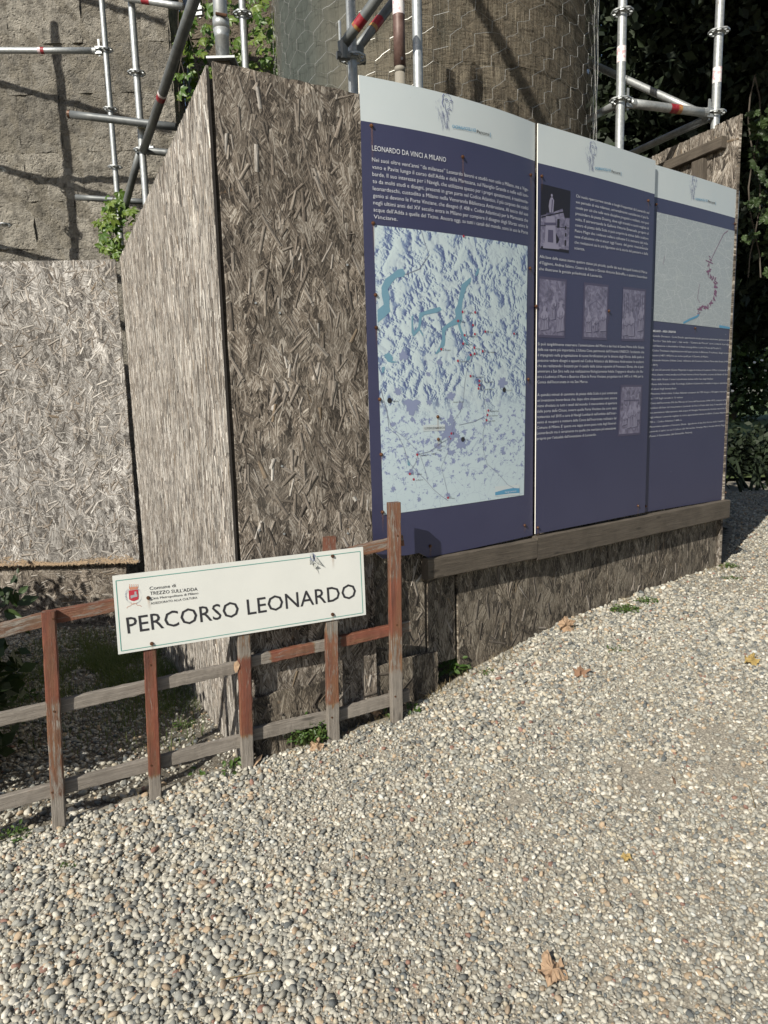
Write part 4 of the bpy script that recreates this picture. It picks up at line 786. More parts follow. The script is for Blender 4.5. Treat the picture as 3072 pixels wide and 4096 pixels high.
T2 = ['Chi vuole ripercorrere strade e luoghi frequentati da Leonardo nel', 'suo periodo di vita milanese, universalmente considerato il pi\u00f9 fe-', 'condo per ci\u00f2 che nelle varie discipline progett\u00f2 e realizz\u00f2, non pu\u00f2', 'prescindere da piazza Duomo, dove egli transit\u00f2 e sost\u00f2 migliaia di', 'volte. E attraversando la Galleria Vittorio Emanuele, proprio al', 'centro di piazza della Scala si pu\u00f2 scoprire la statua dello scultore', 'Pietro Magni che i milanesi vollero collocare l\u00ec in memoria del mila-', 'nese d\u2019adozione che \u00e8 ancor oggi l\u2019icona  del genio rinascimentale', 'che rivoluzion\u00f2 sia le arti figurative sia la storia del pensiero e della', 'scienza.']
block(I2, S2, T2, (2303, 789), (2595, 857), (2297, 974), (2590, 1021), 8, .0135, {9: .125})
block(I2, S2, ['Alla base della statua stanno quattro statue pi\u00f9 piccole, quelle dei suoi discepoli lombardi Marco', 'd\u2019Oggiono, Andrea Salaino, Cesare da Sesto e Giovan Antonio Boltraffio, e quattro bassorilievi', 'che illustrano la geniale poliedricit\u00e0 di Leonardo.'], (2157, 1031), (2587, 1095), (2155, 1080), (2586, 1136), 2, .0135, {2: .54})
for i, qq in enumerate(([(2157, 1104), (2267, 1118), (2259, 1353), (2152, 1349)], [(2335, 1129), (2435, 1140), (2427, 1361), (2328, 1357)], [(2492, 1147), (2584, 1158), (2576, 1366), (2485, 1364)], [(2482, 1539), (2569, 1539), (2561, 1738), (2470, 1746)])):
    Q = quad_inv(S2, qq); m = MB(); poly(m, S2, Q, .0012); fr_ = m.build('relief_photo', M_lilacd, I2)
    (ax, az), (bx, bz_), (cx, cz), (dx, dz) = Q; ins = .012; m = MB(); poly(m, S2, [(ax + ins * (i in (1, 3)), az - ins), (bx - ins, bz_ - ins), (cx - ins, cz + ins), (dx + ins * (i in (1, 3)), dz + ins)], .0016); m.build('relief_print', M_relief, I2)
    m = MB(); md = MB(); rr = random.Random(i + 3); wq = bx - ax; hq = az - dz
    FIG = (((.20, .12, .38, 1.3), (.50, .30, .40, .8), (.78, .10, .50, 1.3)), ((.22, .13, .36, 1.0), (.50, .14, .30, .8), (.80, .16, .42, 1.1)), ((.18, .10, .40, 1.2), (.40, .10, .44, 1.2), (.78, .20, .46, 1.0)), ((.22, .20, .24, 1.1), (.45, .14, .46, 1.1), (.68, .15, .50, 1.2), (.85, .30, .30, .7)))[i]
    for fx0, fz0, fh0, fw0 in FIG:
        fx = ax + wq * fx0; fz = dz + hq * fz0; fh = hq * fh0; fw = wq * .10 * fw0; ln_ = rr.uniform(-.25, .25) * fw
        pts = [(fx - fw * 1.2, fz), (fx + fw * 1.1, fz + rr.uniform(0, .01)), (fx + fw * .9 + ln_ * .4, fz + fh * .45), (fx + fw * 1.15 + ln_, fz + fh * .70), (fx + fw * .5 + ln_, fz + fh * .84), (fx - fw * .5 + ln_, fz + fh * .84), (fx - fw * 1.1 + ln_, fz + fh * .66), (fx - fw * .8 + ln_ * .4, fz + fh * .42)]
        ngon(md, S2, [(p + .005, z_ - .004) for p, z_ in pts], .0019); ngon(m, S2, pts, .0022); disc(m, S2, fx + ln_ * 1.2, fz + fh * .92, fw * .42, .0022, rz=fw * .6)
        for q_ in range(5): o_ = (q_ - 2) * fw * .4; stroke(md, S2, [(fx + o_ * 1.15, fz + fh * .04), (fx + o_ + rr.uniform(-.004, .004), fz + fh * .32), (fx + ln_ + o_ * .6, fz + fh * rr.uniform(.5, .72))], rr.uniform(.0015, .0035), .0025)
        stroke(md, S2, [(fx + ln_ - fw, fz + fh * .5), (fx + ln_ * .6, fz + fh * .44), (fx + ln_ + fw * .9, fz + fh * .56)], .003, .0025)
    if i == 2:
        for q_ in range(11): xx = ax + wq * (.08 + .085 * q_); stroke(md, S2, [(xx, az - hq * .10), (xx + rr.uniform(-.004, .004), az - hq * .28), (xx, az - hq * rr.uniform(.36, .5))], rr.uniform(.002, .005), .0018)
    if i == 1: stroke(md, S2, [(ax + wq * .2, dz + hq * .30), (ax + wq * .25, dz + hq * .62), (ax + wq * .5, dz + hq * .70), (ax + wq * .72, dz + hq * .60)], .003, .0018)
    if i == 0: stroke(md, S2, [(ax + wq * .68, az - hq * .42), (bx - wq * .08, az - hq * .44)], .004, .0018); stroke(md, S2, [(ax + wq * .70, az - hq * .52), (bx - wq * .06, az - hq * .54)], .003, .0018)
    if i == 3: ngon(md, S2, [(ax + wq * .15, az - hq * .30), (bx - wq * .15, az - hq * .30), (bx - wq * .15, az - hq * .32), (ax + wq * .15, az - hq * .32)], .0022)
    m.build('relief_figures', M_lilac, I2); md.build('relief_shadow_print', M_lilacd, I2)
block(I2, S2, ['Si pu\u00f2 tangibilmente osservare: l\u2019ammirazione del Moro e dei frati di Santa Maria delle Grazie', 'della sua opera pi\u00f9 importante, L\u2019Ultima Cena, patrimonio dell\u2019Umanit\u00e0 UNESCO; l\u2019architetto che', '\u00e8 impegnato nella progettazione di nuove fortificazioni per le dimore degli Sforza, della quale si', 'possono vedere disegni e appunti nel Codice Atlantico alla Biblioteca Ambrosiana; lo scultore', 'che sta realizzando i bozzetti per il cavallo della statua equestre di Francesco Sforza, che si pu\u00f2', 'ammirare a San Siro nella sua realizzazione filologicamente fedele; l\u2019ingegnere idraulico che illu-', 'stra a Ludovico il Moro e Beatrice d\u2019Este le Porte Vinciane, progettate tra il 1495 e il 1496 per la', 'Conca dell\u2019Incoronata in via San Marco.'], (2150, 1381), (2575, 1394), (2148, 1512), (2571, 1510), 6, .0135, {7: .435})
block(I2, S2, ['A quindici minuti di cammino da piazza della Scala si pu\u00f2 ammirare', 'un\u2019invenzione leonardesca che, dopo oltre cinquecento anni, ancora', 'viene sfruttata su tutti i canali del mondo: il meccanismo di apertura', 'delle porte delle Chiuse, ovvero quelle Porte Vinciane che sono state', 'restaurate nel 2015 a cura di Navigli Lombardi nell\u2019ambito dell\u2019inter-', 'vento di recupero e restauro della Conca dell\u2019Incoronata realizzato dal', 'Comune di Milano. E\u2019 questa una tappa sinora poco nota degli Itinerari', 'Leonardeschi ma \u00e8 certamente tra quelle che meritano pi\u00f9 attenzione', 'proprio per l\u2019attualit\u00e0 dell\u2019invenzione di Leonardo.'], (2148, 1585), (2467, 1576), (2146, 1738), (2462, 1717), 7, .0135, {8: .73})
for u, v in ((2166, 705), (2592, 803), (2144, 1225), (2434, 1244), (2150, 2110), (2551, 2023)):
    x, z = S2.inv(u, v); screw(I2, S2.at(x, z, .001), S2.n); stain(I2, S2, x, z - .004, .010, .07)

# ---- panel three
S3 = Surf(C[3] + unit(C[4] - C[3]) * .003, C[4], 0, -.006, .006)
I3 = thing('information_panel', 'rightmost blue information panel with a pale city map, slightly lower than the others', 'information panel', (*C[3], 1.0), 'blue information panels on the hoarding')
zl3 = S3.inv(2570, 2050)[1]; zr3 = S3.inv(2912, 1994)[1]
panel_body(I3, S3, S3.inv(2786, 708)[1], lambda x: zl3 + (zr3 - zl3) * x / S3.W, S3.inv(2784, 829)[1])
header(I3, S3, 2771, 751, 96, (2780, 800), (2828, 807), (2831, 809), (2859, 816), .0125)
m = MB(); poly(m, S3, quad_inv(S3, [(2626, 848), (2940, 925), (2919, 1317), (2612, 1283)]), .0012, grid=12); m.build('map', M_map3, I3)
def p3(u, v): return S3.inv(2100 + u * .5425, 450 + v * .5425)
m = MB(); 
for pts, w_ in (([(1495, 872), (1463, 895), (1382, 1060), (1360, 1110), (1352, 1215), (1385, 1235)], .004), ([(1285, 1265), (1270, 1370), (1288, 1405)], .003), ([(1030, 1060), (1015, 1120)], .002), ([(1330, 1090), (1385, 1115)], .006)): stroke(m, S3, [p3(*p) for p in pts], w_, .002)
for k in range(46):
    t = k / 45; pth = [(1360, 1060), (1355, 1200), (1400, 1240), (1405, 1330), (1385, 1390), (1335, 1440), (1300, 1430), (1275, 1490)]; s_ = t * 7; i = min(int(s_), 6); f_ = s_ - i
    u = pth[i][0] + (pth[i + 1][0] - pth[i][0]) * f_ + random.uniform(-9, 9); v = pth[i][1] + (pth[i + 1][1] - pth[i][1]) * f_ + random.uniform(-9, 9); a = random.uniform(0, 3); l = random.uniform(8, 16)
    stroke(m, S3, [p3(u - l * cos(a), v - l * sin(a)), p3(u + l * cos(a), v + l * sin(a))], random.uniform(.004, .012), .002)
m.build('canal_route', M_tpurple, I3)
m = MB(); stroke(m, S3, [p3(1165, 1552), p3(1215, 1525), p3(1265, 1505), p3(1280, 1490)], .012, .0022); ngon(m, S3, [S3.inv(2876, 1300), S3.inv(2918, 1308), S3.inv(2918, 1316), S3.inv(2876, 1311)], .0022); m.build('river_and_logo', M_tblue, I3)
m = MB(); put_text(m, S3, 'MILANO - AREA URBANA', S3.inv(2611, 1328), S3.inv(2702, 1332), .012, bold=.015); m.build('title', M_twhite, I3)
T3 = ['Castello Sforzesco - Corte Ducale: appartamenti ducali, percorso sotterraneo (percorso delle', 'Torri) e \u201cSala delle asse\u201d - Sala verde - \u201cCamera dei Moroni\u201d dove Leonardo si prodig\u00f2', 'nell\u2019ideazione e allestimento di feste scenografiche a corte (\u201cFesta del Paradiso\u201d).', 'Codice Trivulziano (digitalizzazione dell\u2019opera presso la Biblioteca Trivulziana): disegni e anno-', 'tazioni (1487-1490) fra cui anche quelli per il Duomo di Milano.', 'Cenacolo Vinciano (Ultima Cena): refettorio del Convento di Santa Maria delle Grazie (1494 -', '1497).', 'Gli orti di Leonardo (Corso Magenta): la vigna fu il dono di Ludovico il Moro a Leonardo da', 'Vinci, situata a met\u00e0 strada tra la Fossa Interna e Porta Vercellina, accanto alla Basilica di Santa', 'Maria delle Grazie. L\u2019area \u00e8 attualmente inclusa nella Casa degli Atellani.', 'Museo della Scienza e della Tecnologia (Galleria di Leonardo): modellini in legno e riproduzioni', 'di alcuni fogli leonardiani.', 'Pinacoteca Ambrosiana: Codice Atlantico composto da 1750 disegni e 100 pagine manoscritte', 'su 1119 fogli raccolti in 12 volumi', 'Conca dell\u2019Incoronata (Via San Marco): la Conca dell\u2019Incoronata (1496-1497) compare nel bas-', 'sorilievo alla base del monumento a Leonardo da Vinci in Piazza della Scala. Il manufatto idrau-', 'lico permetteva l\u2019allacciamento delle acque del Naviglio Martesana alla Cerchia interna dei Na-', 'vigli milanesi. Leonardo miglior\u00f2 la conca apportandovi alcune modifiche (Codice Atlantico f.', '935 v. - Codice Atlantico f. 408 v.).', 'Monumento equestre a Francesco Sforza - Ippodromo di San Siro: furono molti i modelli a cui', 'Leonardo si ispir\u00f2, tra cui il Colleoni (del Verrocchio, Venezia), Marco Aurelio (Roma), Regisole', '(Pavia), il Gattamelata (del Donatello, Padova).']
block(I3, S3, T3, (2610, 1347), (2917, 1364), (2596, 1730), (2907, 1702), 20, .0105, {2: .88, 4: .7, 6: .07, 9: .78, 11: .3, 13: .38, 18: .38, 21: .52})
for u, v in ((2624, 818), (2938, 895), (2924, 1318), (2780, 1313), (2582, 2025), (2901, 1970)):
    x, z = S3.inv(u, v); screw(I3, S3.at(x, z, .001), S3.n); stain(I3, S3, x, z - .004, .010, .05)

# ================================================================== FENCE
fe = unit(FENCE_B - FENCE_A); fn = np.array([fe[1], -fe[0]]); TP = .034
def fp(u, v, back=0.0): return on_wall(u, v, FENCE_A - fn * back, FENCE_B - fn * back)
FN3 = np.append(fn, 0); FE3 = np.append(fe, 0)
FE_ = thing('fence', 'low worn post-and-rail fence with flaking red-brown paint in front of the hoarding', 'fence', (*FENCE_A, .1))
def post(ul, ur, vt, vb, seed, paint, label=None):
    um = (ul + ur) / 2; b = fp(um + (ur - ul) * .0, vb); vm = (vt + vb) / 2; c0 = fp(um, vm); top = fp(um, vt); wdt = np.linalg.norm(fp(ur, vm) - fp(ul, vm))
    a = np.array([c0[0] * .5 + b[0] * .5, c0[1] * .5 + b[1] * .5, b[2] - .06]); t = np.array([top[0] * .6 + c0[0] * .4, top[1] * .6 + c0[1] * .4, top[2]])
    m = MB(); plank(m, a, t, FE3, wdt, FN3, TP, segs=22, rough=.0012, paint=paint, seed=seed); o = m.build('post', M_wood, FE_); 
    if label: o['label'] = label
    return o
def wear(lo, hi, top=1.0):      # painted between lo and hi (fractions of the height)
    return lambda u: top if lo < u < hi else (0.0 if u <= lo else .25)
post(182, 238, 2447, 3285, 1, lambda u: .05 if u < .15 else (.68 if u < .62 else .95), 'post with bright red paint at its top and ochre below')
post(581, 631, 2500, 3165, 2, lambda u: .1 if u < .16 else .95)
post(956, 1006, 2420, 3062, 3, lambda u: .05 if u < .24 else (.95 if u < .72 else .45))
post(1304, 1352, 2150, 2945, 4, lambda u: .02 if u < .22 else (.75 if u < .55 else (.42 if u < .72 else .8)))
post(1562, 1608, 2011, 2860, 5, lambda u: .1 if u < .27 else (.62 if u < .42 else (.95 if u < .68 else .74)), 'tallest-looking post, at the right end, with red and bare stripes')
post(-236, -172, 2640, 3420, 6, lambda u: .7 if u > .3 else .05)
def rail(u0, va0, vb0, u1, va1, vb1, seed, paint, back=TP, t=.024, label=None):
    A0, B0, A1, B1 = fp(u0, va0, back), fp(u0, vb0, back), fp(u1, va1, back), fp(u1, vb1, back); a = (A0 + B0) / 2; b = (A1 + B1) / 2; wdt = (np.linalg.norm(A0 - B0) + np.linalg.norm(A1 - B1)) / 2
    d = unit(b - a); wd = unit(np.cross(FN3, d)) * (1 if True else 1); wd = wd if wd[2] > 0 else -wd
    m = MB(); plank(m, a, b, wd, wdt, FN3, t, segs=24, rough=.0016, paint=paint, seed=seed); o = m.build('rail', M_wood, FE_)
    if label: o['label'] = label
rail(-300, 2572, 2634, 214, 2444, 2496, 11, lambda u: .66)
rail(214, 2444, 2496, 980, 2295, 2345, 12, lambda u: .80)
rail(990, 2292, 2340, 1615, 2141, 2182, 13, lambda u: .70)
rail(-300, 2922, 2975, 600, 2722, 2772, 14, lambda u: .0)
rail(606, 2722, 2770, 960, 2647, 2692, 15, lambda u: .0)
rail(966, 2638, 2675, 1325, 2554, 2601, 16, lambda u: .85 if .30 < u < .80 else .1, label='middle rail with a bright red patch')
rail(1331, 2554, 2598, 1643, 2484, 2526, 17, lambda u: .98 if .12 < u < .82 else .5, label='short red middle rail at the right end')
rail(-300, 3272, 3326, 600, 3034, 3088, 18, lambda u: .0)
rail(606, 3035, 3085, 970, 2941, 2990, 19, lambda u: .0)
rail(974, 2925, 2974, 1325, 2845, 2894, 20, lambda u: .0); rail(1330, 2846, 2892, 1640, 2757, 2806, 21, lambda u: .0)
for u, v in ((212, 2475), (209, 3170), (216, 2846), (1590, 2143), (1587, 2500), (1581, 2786), (605, 3062), (602, 2660), (1328, 2870)):
    P = fp(u, v); m = MB(); tube(m, P - FN3 * .001, P + FN3 * .002, .004, 8); m.build('nail', M_rust, FE_)

# ================================================================== SIGN ON THE FENCE
cTL, cTR, cBR, cBL = fp(449, 2305, -.007), fp(1452, 2188, -.007), fp(1464, 2459, -.007), fp(473, 2618, -.007)
exs = unit((cTR - cTL) + (cBR - cBL)); ezs = np.cross(FN3, exs); ezs = unit(ezs if ezs[2] > 0 else -ezs)
SG = Tilted(cBL, exs, ezs); SG.nn = FN3
class _S:
    pass
def sg(u, v):
    P = fp(u, v, -.007) - SG.O; return float(P @ SG.ex), float(P @ SG.ez)
SGN = thing('sign_board', 'white tilted sign board reading PERCORSO LEONARDO, screwed to the fence', 'sign', cBL)
kTL, kTR, kBR, kBL = sg(449, 2305), sg(1452, 2188), sg(1464, 2459), sg(473, 2618)
m = MB(); pts = [kTL, kTR, kBR, kBL]; fr = [SG.at(x, z, 0) for x, z in pts]; bk = [SG.at(x, z, -.0065) for x, z in pts]
m.add(fr + bk, [(3, 2, 1, 0), (4, 5, 6, 7), (0, 1, 5, 4), (1, 2, 6, 5), (2, 3, 7, 6), (3, 0, 4, 7)]); m.build('board', M_sign, SGN)
m = MB(); L_ = [sg(463, 2323), sg(1440, 2205), sg(1451, 2451), sg(485, 2604)]
for i in range(4): 
    a, b = np.array(L_[i]), np.array(L_[(i + 1) % 4]); stroke(m, SG, [a, (a + b) / 2, b], .0022, .0012)
m.build('green_border', M_green, SGN)
m = MB(); put_text(m, SG, 'PERCORSO LEONARDO', sg(511, 2534), sg(1425, 2391), .0625, .0012, bold=.003); m.build('lettering', M_tblack, SGN)
m = MB()
put_text(m, SG, 'Comune di', sg(598, 2360), sg(703, 2347), .0125, .0012); put_text(m, SG, 'TREZZO SULL\u2019ADDA', sg(600, 2380), sg(790, 2362), .0130, .0012)
put_text(m, SG, 'Citt\u00e0 Metropolitana di Milano', sg(602, 2399), sg(793, 2376), .0088, .0012); put_text(m, SG, 'ASSESSORATO ALLA CULTURA', sg(603, 2418), sg(789, 2394), .0086, .0012); m.build('small_lettering', M_tblack, SGN)
M_shred = flat('shield_red', (.42, .03, .05), .5); M_crown = flat('crown_gold', (.50, .22, .14), .5); M_castle = flat('castle_grey', (.33, .34, .36), .5)
def cr(u, v): return sg(u * .422, 1900 + v * .422)      # readings taken on an enlargement of the crest
m = MB(); ngon(m, SG, [cr(1219, 1094), cr(1308, 1084), cr(1313, 1150), cr(1310, 1176), cr(1290, 1186), cr(1268, 1194), cr(1244, 1190), cr(1224, 1178)], .0012); m.build('crest_shield', M_shred, SGN)
m = MB(); ngon(m, SG, [cr(1236, 1142), cr(1274, 1134), cr(1274, 1104), cr(1292, 1102), cr(1294, 1130), cr(1300, 1128), cr(1302, 1152), cr(1262, 1160), cr(1240, 1172)], .0016); m.build('crest_castle', M_castle, SGN)
m = MB(); ngon(m, SG, [cr(1222, 1066), cr(1304, 1058), cr(1302, 1080), cr(1228, 1088)], .0012)
for a in (1222, 1242, 1262, 1282, 1300): ngon(m, SG, [cr(a, 1068), cr(a + 6, 1042), cr(a + 10, 1064)], .0013); disc(m, SG, *cr(a + 5, 1040), .0016, .0014, 8)
m.build('crest_crown', M_crown, SGN)
m = MB()
for sd in (-1, 1):
    for k in range(13):
        a = -1.25 + 2.15 * k / 12; cx = 1266 + sd * 74 * cos(a); cy = 1138 - 78 * sin(a)
        for o_ in (-1, 1):
            b_ = a + .9 * o_; ex_ = 11 * cos(b_ + pi / 2) * sd; ey_ = -11 * sin(b_ + pi / 2); px_ = 4 * sin(b_); ngon(m, SG, [cr(cx, cy), cr(cx + ex_ * .5 + px_, cy + ey_ * .5 + 3), cr(cx + ex_, cy + ey_), cr(cx + ex_ * .5 - px_, cy + ey_ * .5 - 3)], .0012)
m.build('crest_laurel', M_tgrey, SGN)
m = MB(); stroke(m, SG, [cr(1200, 1262), cr(1212, 1246), cr(1232, 1240), cr(1250, 1222), cr(1270, 1212), cr(1290, 1222), cr(1302, 1236), cr(1325, 1232), cr(1340, 1248)], .0012, .0013); stroke(m, SG, [cr(1238, 1214), cr(1258, 1226), cr(1280, 1218), cr(1300, 1208)], .0012, .0013); m.build('crest_ribbon', M_crown, SGN)
for u, v, l in ((593, 2391, .05), (607, 2574, .03), (1330, 2224, .055), (1330, 2457, .035)):
    x, z = sg(u, v); screw(SGN, SG.at(x, z, .0008), FN3, .0058); stain(SGN, SG, x, z - .003, .013, l, .0022)
# the torn hole near the top edge: lifted white flaps and a dark gap
m = MB(); ngon(m, SG, [sg(1240, 2216), sg(1252, 2212), sg(1262, 2222), sg(1262, 2240), sg(1248, 2248), sg(1240, 2236)], .0013); m.build('tear_hole', M_tgrey, SGN)
m = MB()
for tri, hs in (([(1240, 2216), (1250, 2214), (1246, 2240)], (.001, .002, .022)), ([(1262, 2222), (1282, 2256), (1258, 2246)], (.001, .016, .006)), ([(1238, 2236), (1258, 2250), (1236, 2258)], (.001, .004, .018)), ([(1250, 2246), (1268, 2262), (1256, 2272)], (.001, .012, .008)), ([(1256, 2256), (1262, 2256), (1277, 2300)], (.002, .004, .0015))):
    p = [SG.at(*sg(*q_), h_) for q_, h_ in zip(tri, hs)]; n_ = [q_ - FN3 * .0015 for q_ in p]; m.add(p + n_, [(0, 1, 2), (2, 1, 0), (3, 4, 5)])
m.build('tear_flap', M_sign, SGN)

# ================================================================== NETTED ROUND TOWER
def az(v): return atan2(v[0], v[1])
aL, aR = az(ray(1112, 150)), az(ray(2362, 300)); aC, hw = (aL + aR) / 2, (aR - aL) / 2
TD = 5.8; TC = np.array([sin(aC), cos(aC)]) * TD; TR = TD * sin(hw)
TW = thing('round_tower', 'round stone tower wrapped in brown netting and hexagonal wire mesh', 'tower', (*TC, .2))
face = atan2(-TC[0], -TC[1])           # heading from tower centre to the path
def tp(th, r, z): return np.array([TC[0] + r * sin(face + th), TC[1] + r * cos(face + th), z])
rr = random.Random(2); zc_ = -.3; k = 0; nblk = 0; shared = {}
while zc_ < 6.6:
    hgt = rr.choice((.34, .42, .50)); th = rr.uniform(0, .4); e0_ = th
    while th < e0_ + 2 * pi - .12:
        dth = min(rr.choice((.42, .5, .62)), e0_ + 2 * pi - th)
        if e0_ + 2 * pi - (th + dth) < .2: dth = e0_ + 2 * pi - th
        n = 5; m = MB(); v = []; uv = []; g_ = .006; pr = rr.uniform(-.012, .010)
        for side in (0, 1):
            for j in range(4):
                for i in range(n + 1):
                    a = th + g_ + (dth - 2 * g_) * i / n; z = zc_ + .008 + (hgt - .016) * j / 3; edge = (i in (0, n)) or (j in (0, 3))
                    r_ = TR - .03 + pr * .6 + rr.uniform(-.005, .005) - (.004 if edge else 0) - (.16 if side else 0); v.append(tp(a, r_, z)); uv.append((a, z))
        W = n + 1; S_ = W * 4; f = []
        for j in range(3):
            for i in range(n): q_ = j * W + i; f.append((q_, q_ + W, q_ + W + 1, q_ + 1))
        for i in range(n): f.append((i, i + 1, S_ + i + 1, S_ + i)); q_ = 3 * W + i; f.append((q_, S_ + q_, S_ + q_ + 1, q_ + 1))
        for j in range(3): q_ = j * W; f.append((q_, S_ + q_, S_ + q_ + W, q_ + W)); q_ += n; f.append((q_, q_ + W, S_ + q_ + W, S_ + q_))
        m.add(v, f, uv); m.build('stone_block', M_tower, TW); th += dth
    zc_ += hgt
m = MB(); nn_ = 48; v = [tp(2 * pi * i / nn_, TR - .065, z) for z in (-.4, 6.6) for i in range(nn_)]; m.add(v, [(i, nn_ + i, nn_ + (i + 1) % nn_, (i + 1) % nn_) for i in range(nn_)] + [tuple(range(nn_, 2 * nn_))]); m.build('mortar_core', M_mortar, TW)
# netting with folds gathered towards its left side
m = MB(); na, nz = 260, 60; v = []; uv = []; pa = []
for j in range(nz + 1):
    for i in range(na):
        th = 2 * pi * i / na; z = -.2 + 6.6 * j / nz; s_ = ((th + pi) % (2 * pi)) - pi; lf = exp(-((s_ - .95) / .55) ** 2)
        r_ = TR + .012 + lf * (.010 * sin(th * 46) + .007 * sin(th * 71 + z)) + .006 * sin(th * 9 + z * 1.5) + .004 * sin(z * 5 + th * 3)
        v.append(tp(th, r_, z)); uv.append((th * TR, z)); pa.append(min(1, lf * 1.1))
m.add(v, [(j * na + i, (j + 1) * na + i, (j + 1) * na + (i + 1) % na, j * na + (i + 1) % na) for j in range(nz) for i in range(na)], uv, pa)
m.build('shade_netting', M_net, TW, smooth=True)
m = MB(); hs = .086; hp = .184; ncol = int(2 * pi * TR / hs / 2) * 2; dth = 2 * pi / ncol; tw = .058
def wp(i, z, rad=.03):
    th = i * dth; j = .010 * sin(i * 1.7 + z * 3) + .006 * sin(z * 9 + i * 5); return tp(th + j / TR, TR + rad + .006 * sin(z * 4 + i) + .012 * abs(sin(i * .31 + z * 1.1)), z + .010 * sin(i * 2.3 + z * 2))
for i in range(ncol):
    s_ = ((i * dth + pi) % (2 * pi)) - pi
    if abs(s_) > 1.9: continue
    z = .9 + (hp / 2 if i % 2 else 0)
    while z < 5.2:
        a, b = wp(i, z - tw / 2), wp(i, z + tw / 2); off = (np.append(unit(TC - a[:2]), 0)) * -.0022
        pa_ = [a + (b - a) * t + off * sin(t * 11) for t in (0, .2, .4, .6, .8, 1)]; pb_ = [a + (b - a) * t - off * sin(t * 11) for t in (0, .2, .4, .6, .8, 1)]
        polytube(m, pa_, .0012, 3); polytube(m, pb_, .0012, 3)
        for s2 in (-1, 1):
            c_ = wp(i + s2, z + hp / 2 - tw / 2); mid_ = (b + c_) / 2; mid_[2] += .006 * s2 * sin(i); polytube(m, [b, b * .7 + c_ * .3, mid_, c_], .0011, 3)
        z += hp
m.build('hexagonal_wire', M_wire, TW, kind='stuff')
m = MB()
for k in range(3):
    th0 = -hw * 0 - (pi / 2 - hw) * 1.0 + k * .03; polytube(m, [tp(th0 + .02 * sin(q_ * 1.3 + k), TR + .035 + .015 * sin(q_ + k * 2), .9 + q_ * .25) for q_ in range(18)], .004, 5)
m.build('lacing_wire', M_wire, TW)

# ================================================================== STONE WALL ON THE LEFT
WY = 7.75; wx1 = on_y(692, 300, WY)[0]
SW = thing('stone_wall', 'old sunlit wall of large eroded stone blocks behind the scaffolding', 'wall', (-4, WY, -.3))
rr = random.Random(11); z = -.6; row = 0
def stone(parent, x0, x1, z0, z1, y, depth, rr, mat, n=12, nzz=8, name='stone_block'):
    v = []; uv = []; ph = [rr.uniform(0, 9) for _ in range(4)]; pr = rr.uniform(-.03, .03)
    for side in (0, 1):
        for j in range(nzz + 1):
            for i in range(n + 1):
                s_, t_ = i / n, j / nzz; x = x0 + (x1 - x0) * s_; zz = z0 + (z1 - z0) * t_; e = min(s_, 1 - s_, t_, 1 - t_)
                if side == 0: yy = y + pr * .25 + (.003 if e == 0 else 0) + .012 * sin(x * 9 + ph[0]) * cos(zz * 11 + ph[1]) + .010 * sin(x * 23 + zz * 17 + ph[2]) + rr.uniform(-.008, .008); x += rr.uniform(-.004, .004); zz += rr.uniform(-.004, .004)
                else: yy = y + depth
                v.append((x, yy, zz)); uv.append((x, zz))
    W = n + 1; S_ = W * (nzz + 1); f = []
    for j in range(nzz):
        for i in range(n): q_ = j * W + i; f.append((q_, q_ + 1, q_ + W + 1, q_ + W))
    T_ = len(v); v += v[:S_]; uv += uv[:S_]
    for i in range(n): f.append((T_ + i, S_ + i, S_ + i + 1, T_ + i + 1)); q_ = nzz * W + i; f.append((T_ + q_, T_ + q_ + 1, S_ + q_ + 1, S_ + q_))
    for j in range(nzz): q_ = j * W; f.append((T_ + q_, T_ + q_ + W, S_ + q_ + W, S_ + q_)); q_ += n; f.append((T_ + q_, S_ + q_, S_ + q_ + W, T_ + q_ + W))
    m = MB(); m.add(v, f, uv); return m.build(name, mat, parent, smooth=True)
while z < 6.6:
    h = rr.choice((.40, .46, .54, .60)); x = -6.6 + rr.uniform(0, .4)
    while x < wx1 - .05:
        w_ = rr.choice((.42, .58, .72, .85)); x1 = min(x + w_, wx1)
        if wx1 - x1 < .22: x1 = wx1
        stone(SW, x + .003, x1 - .003, z + .003, z + h - .003, WY, .35, rr, M_stone); x = x1
    z += h
m = MB(); box(m, (-6.7, WY + .004, -.7), np.array([wx1 - .02 + 6.7, 0, 0]), np.array([0, .5, 0]), np.array([0, 0, 7.2])); m.build('mortar', M_mortar, SW)
# darker wall in the recess between wall and tower, carrying the creeper
RW = thing('recess_wall', 'shaded stone wall in the recess behind the creeper', 'wall', (-1.6, 9.4, -.3)); z = -.4; rr = random.Random(4)
while z < 6.9:
    x = wx1 - .3
    while x < 1.2: x1 = x + rr.choice((.6, .8)); stone(RW, x + .006, x1 - .006, z + .006, z + .52, 9.4, .3, rr, M_tower, 4, 3); x = x1
    z += .53

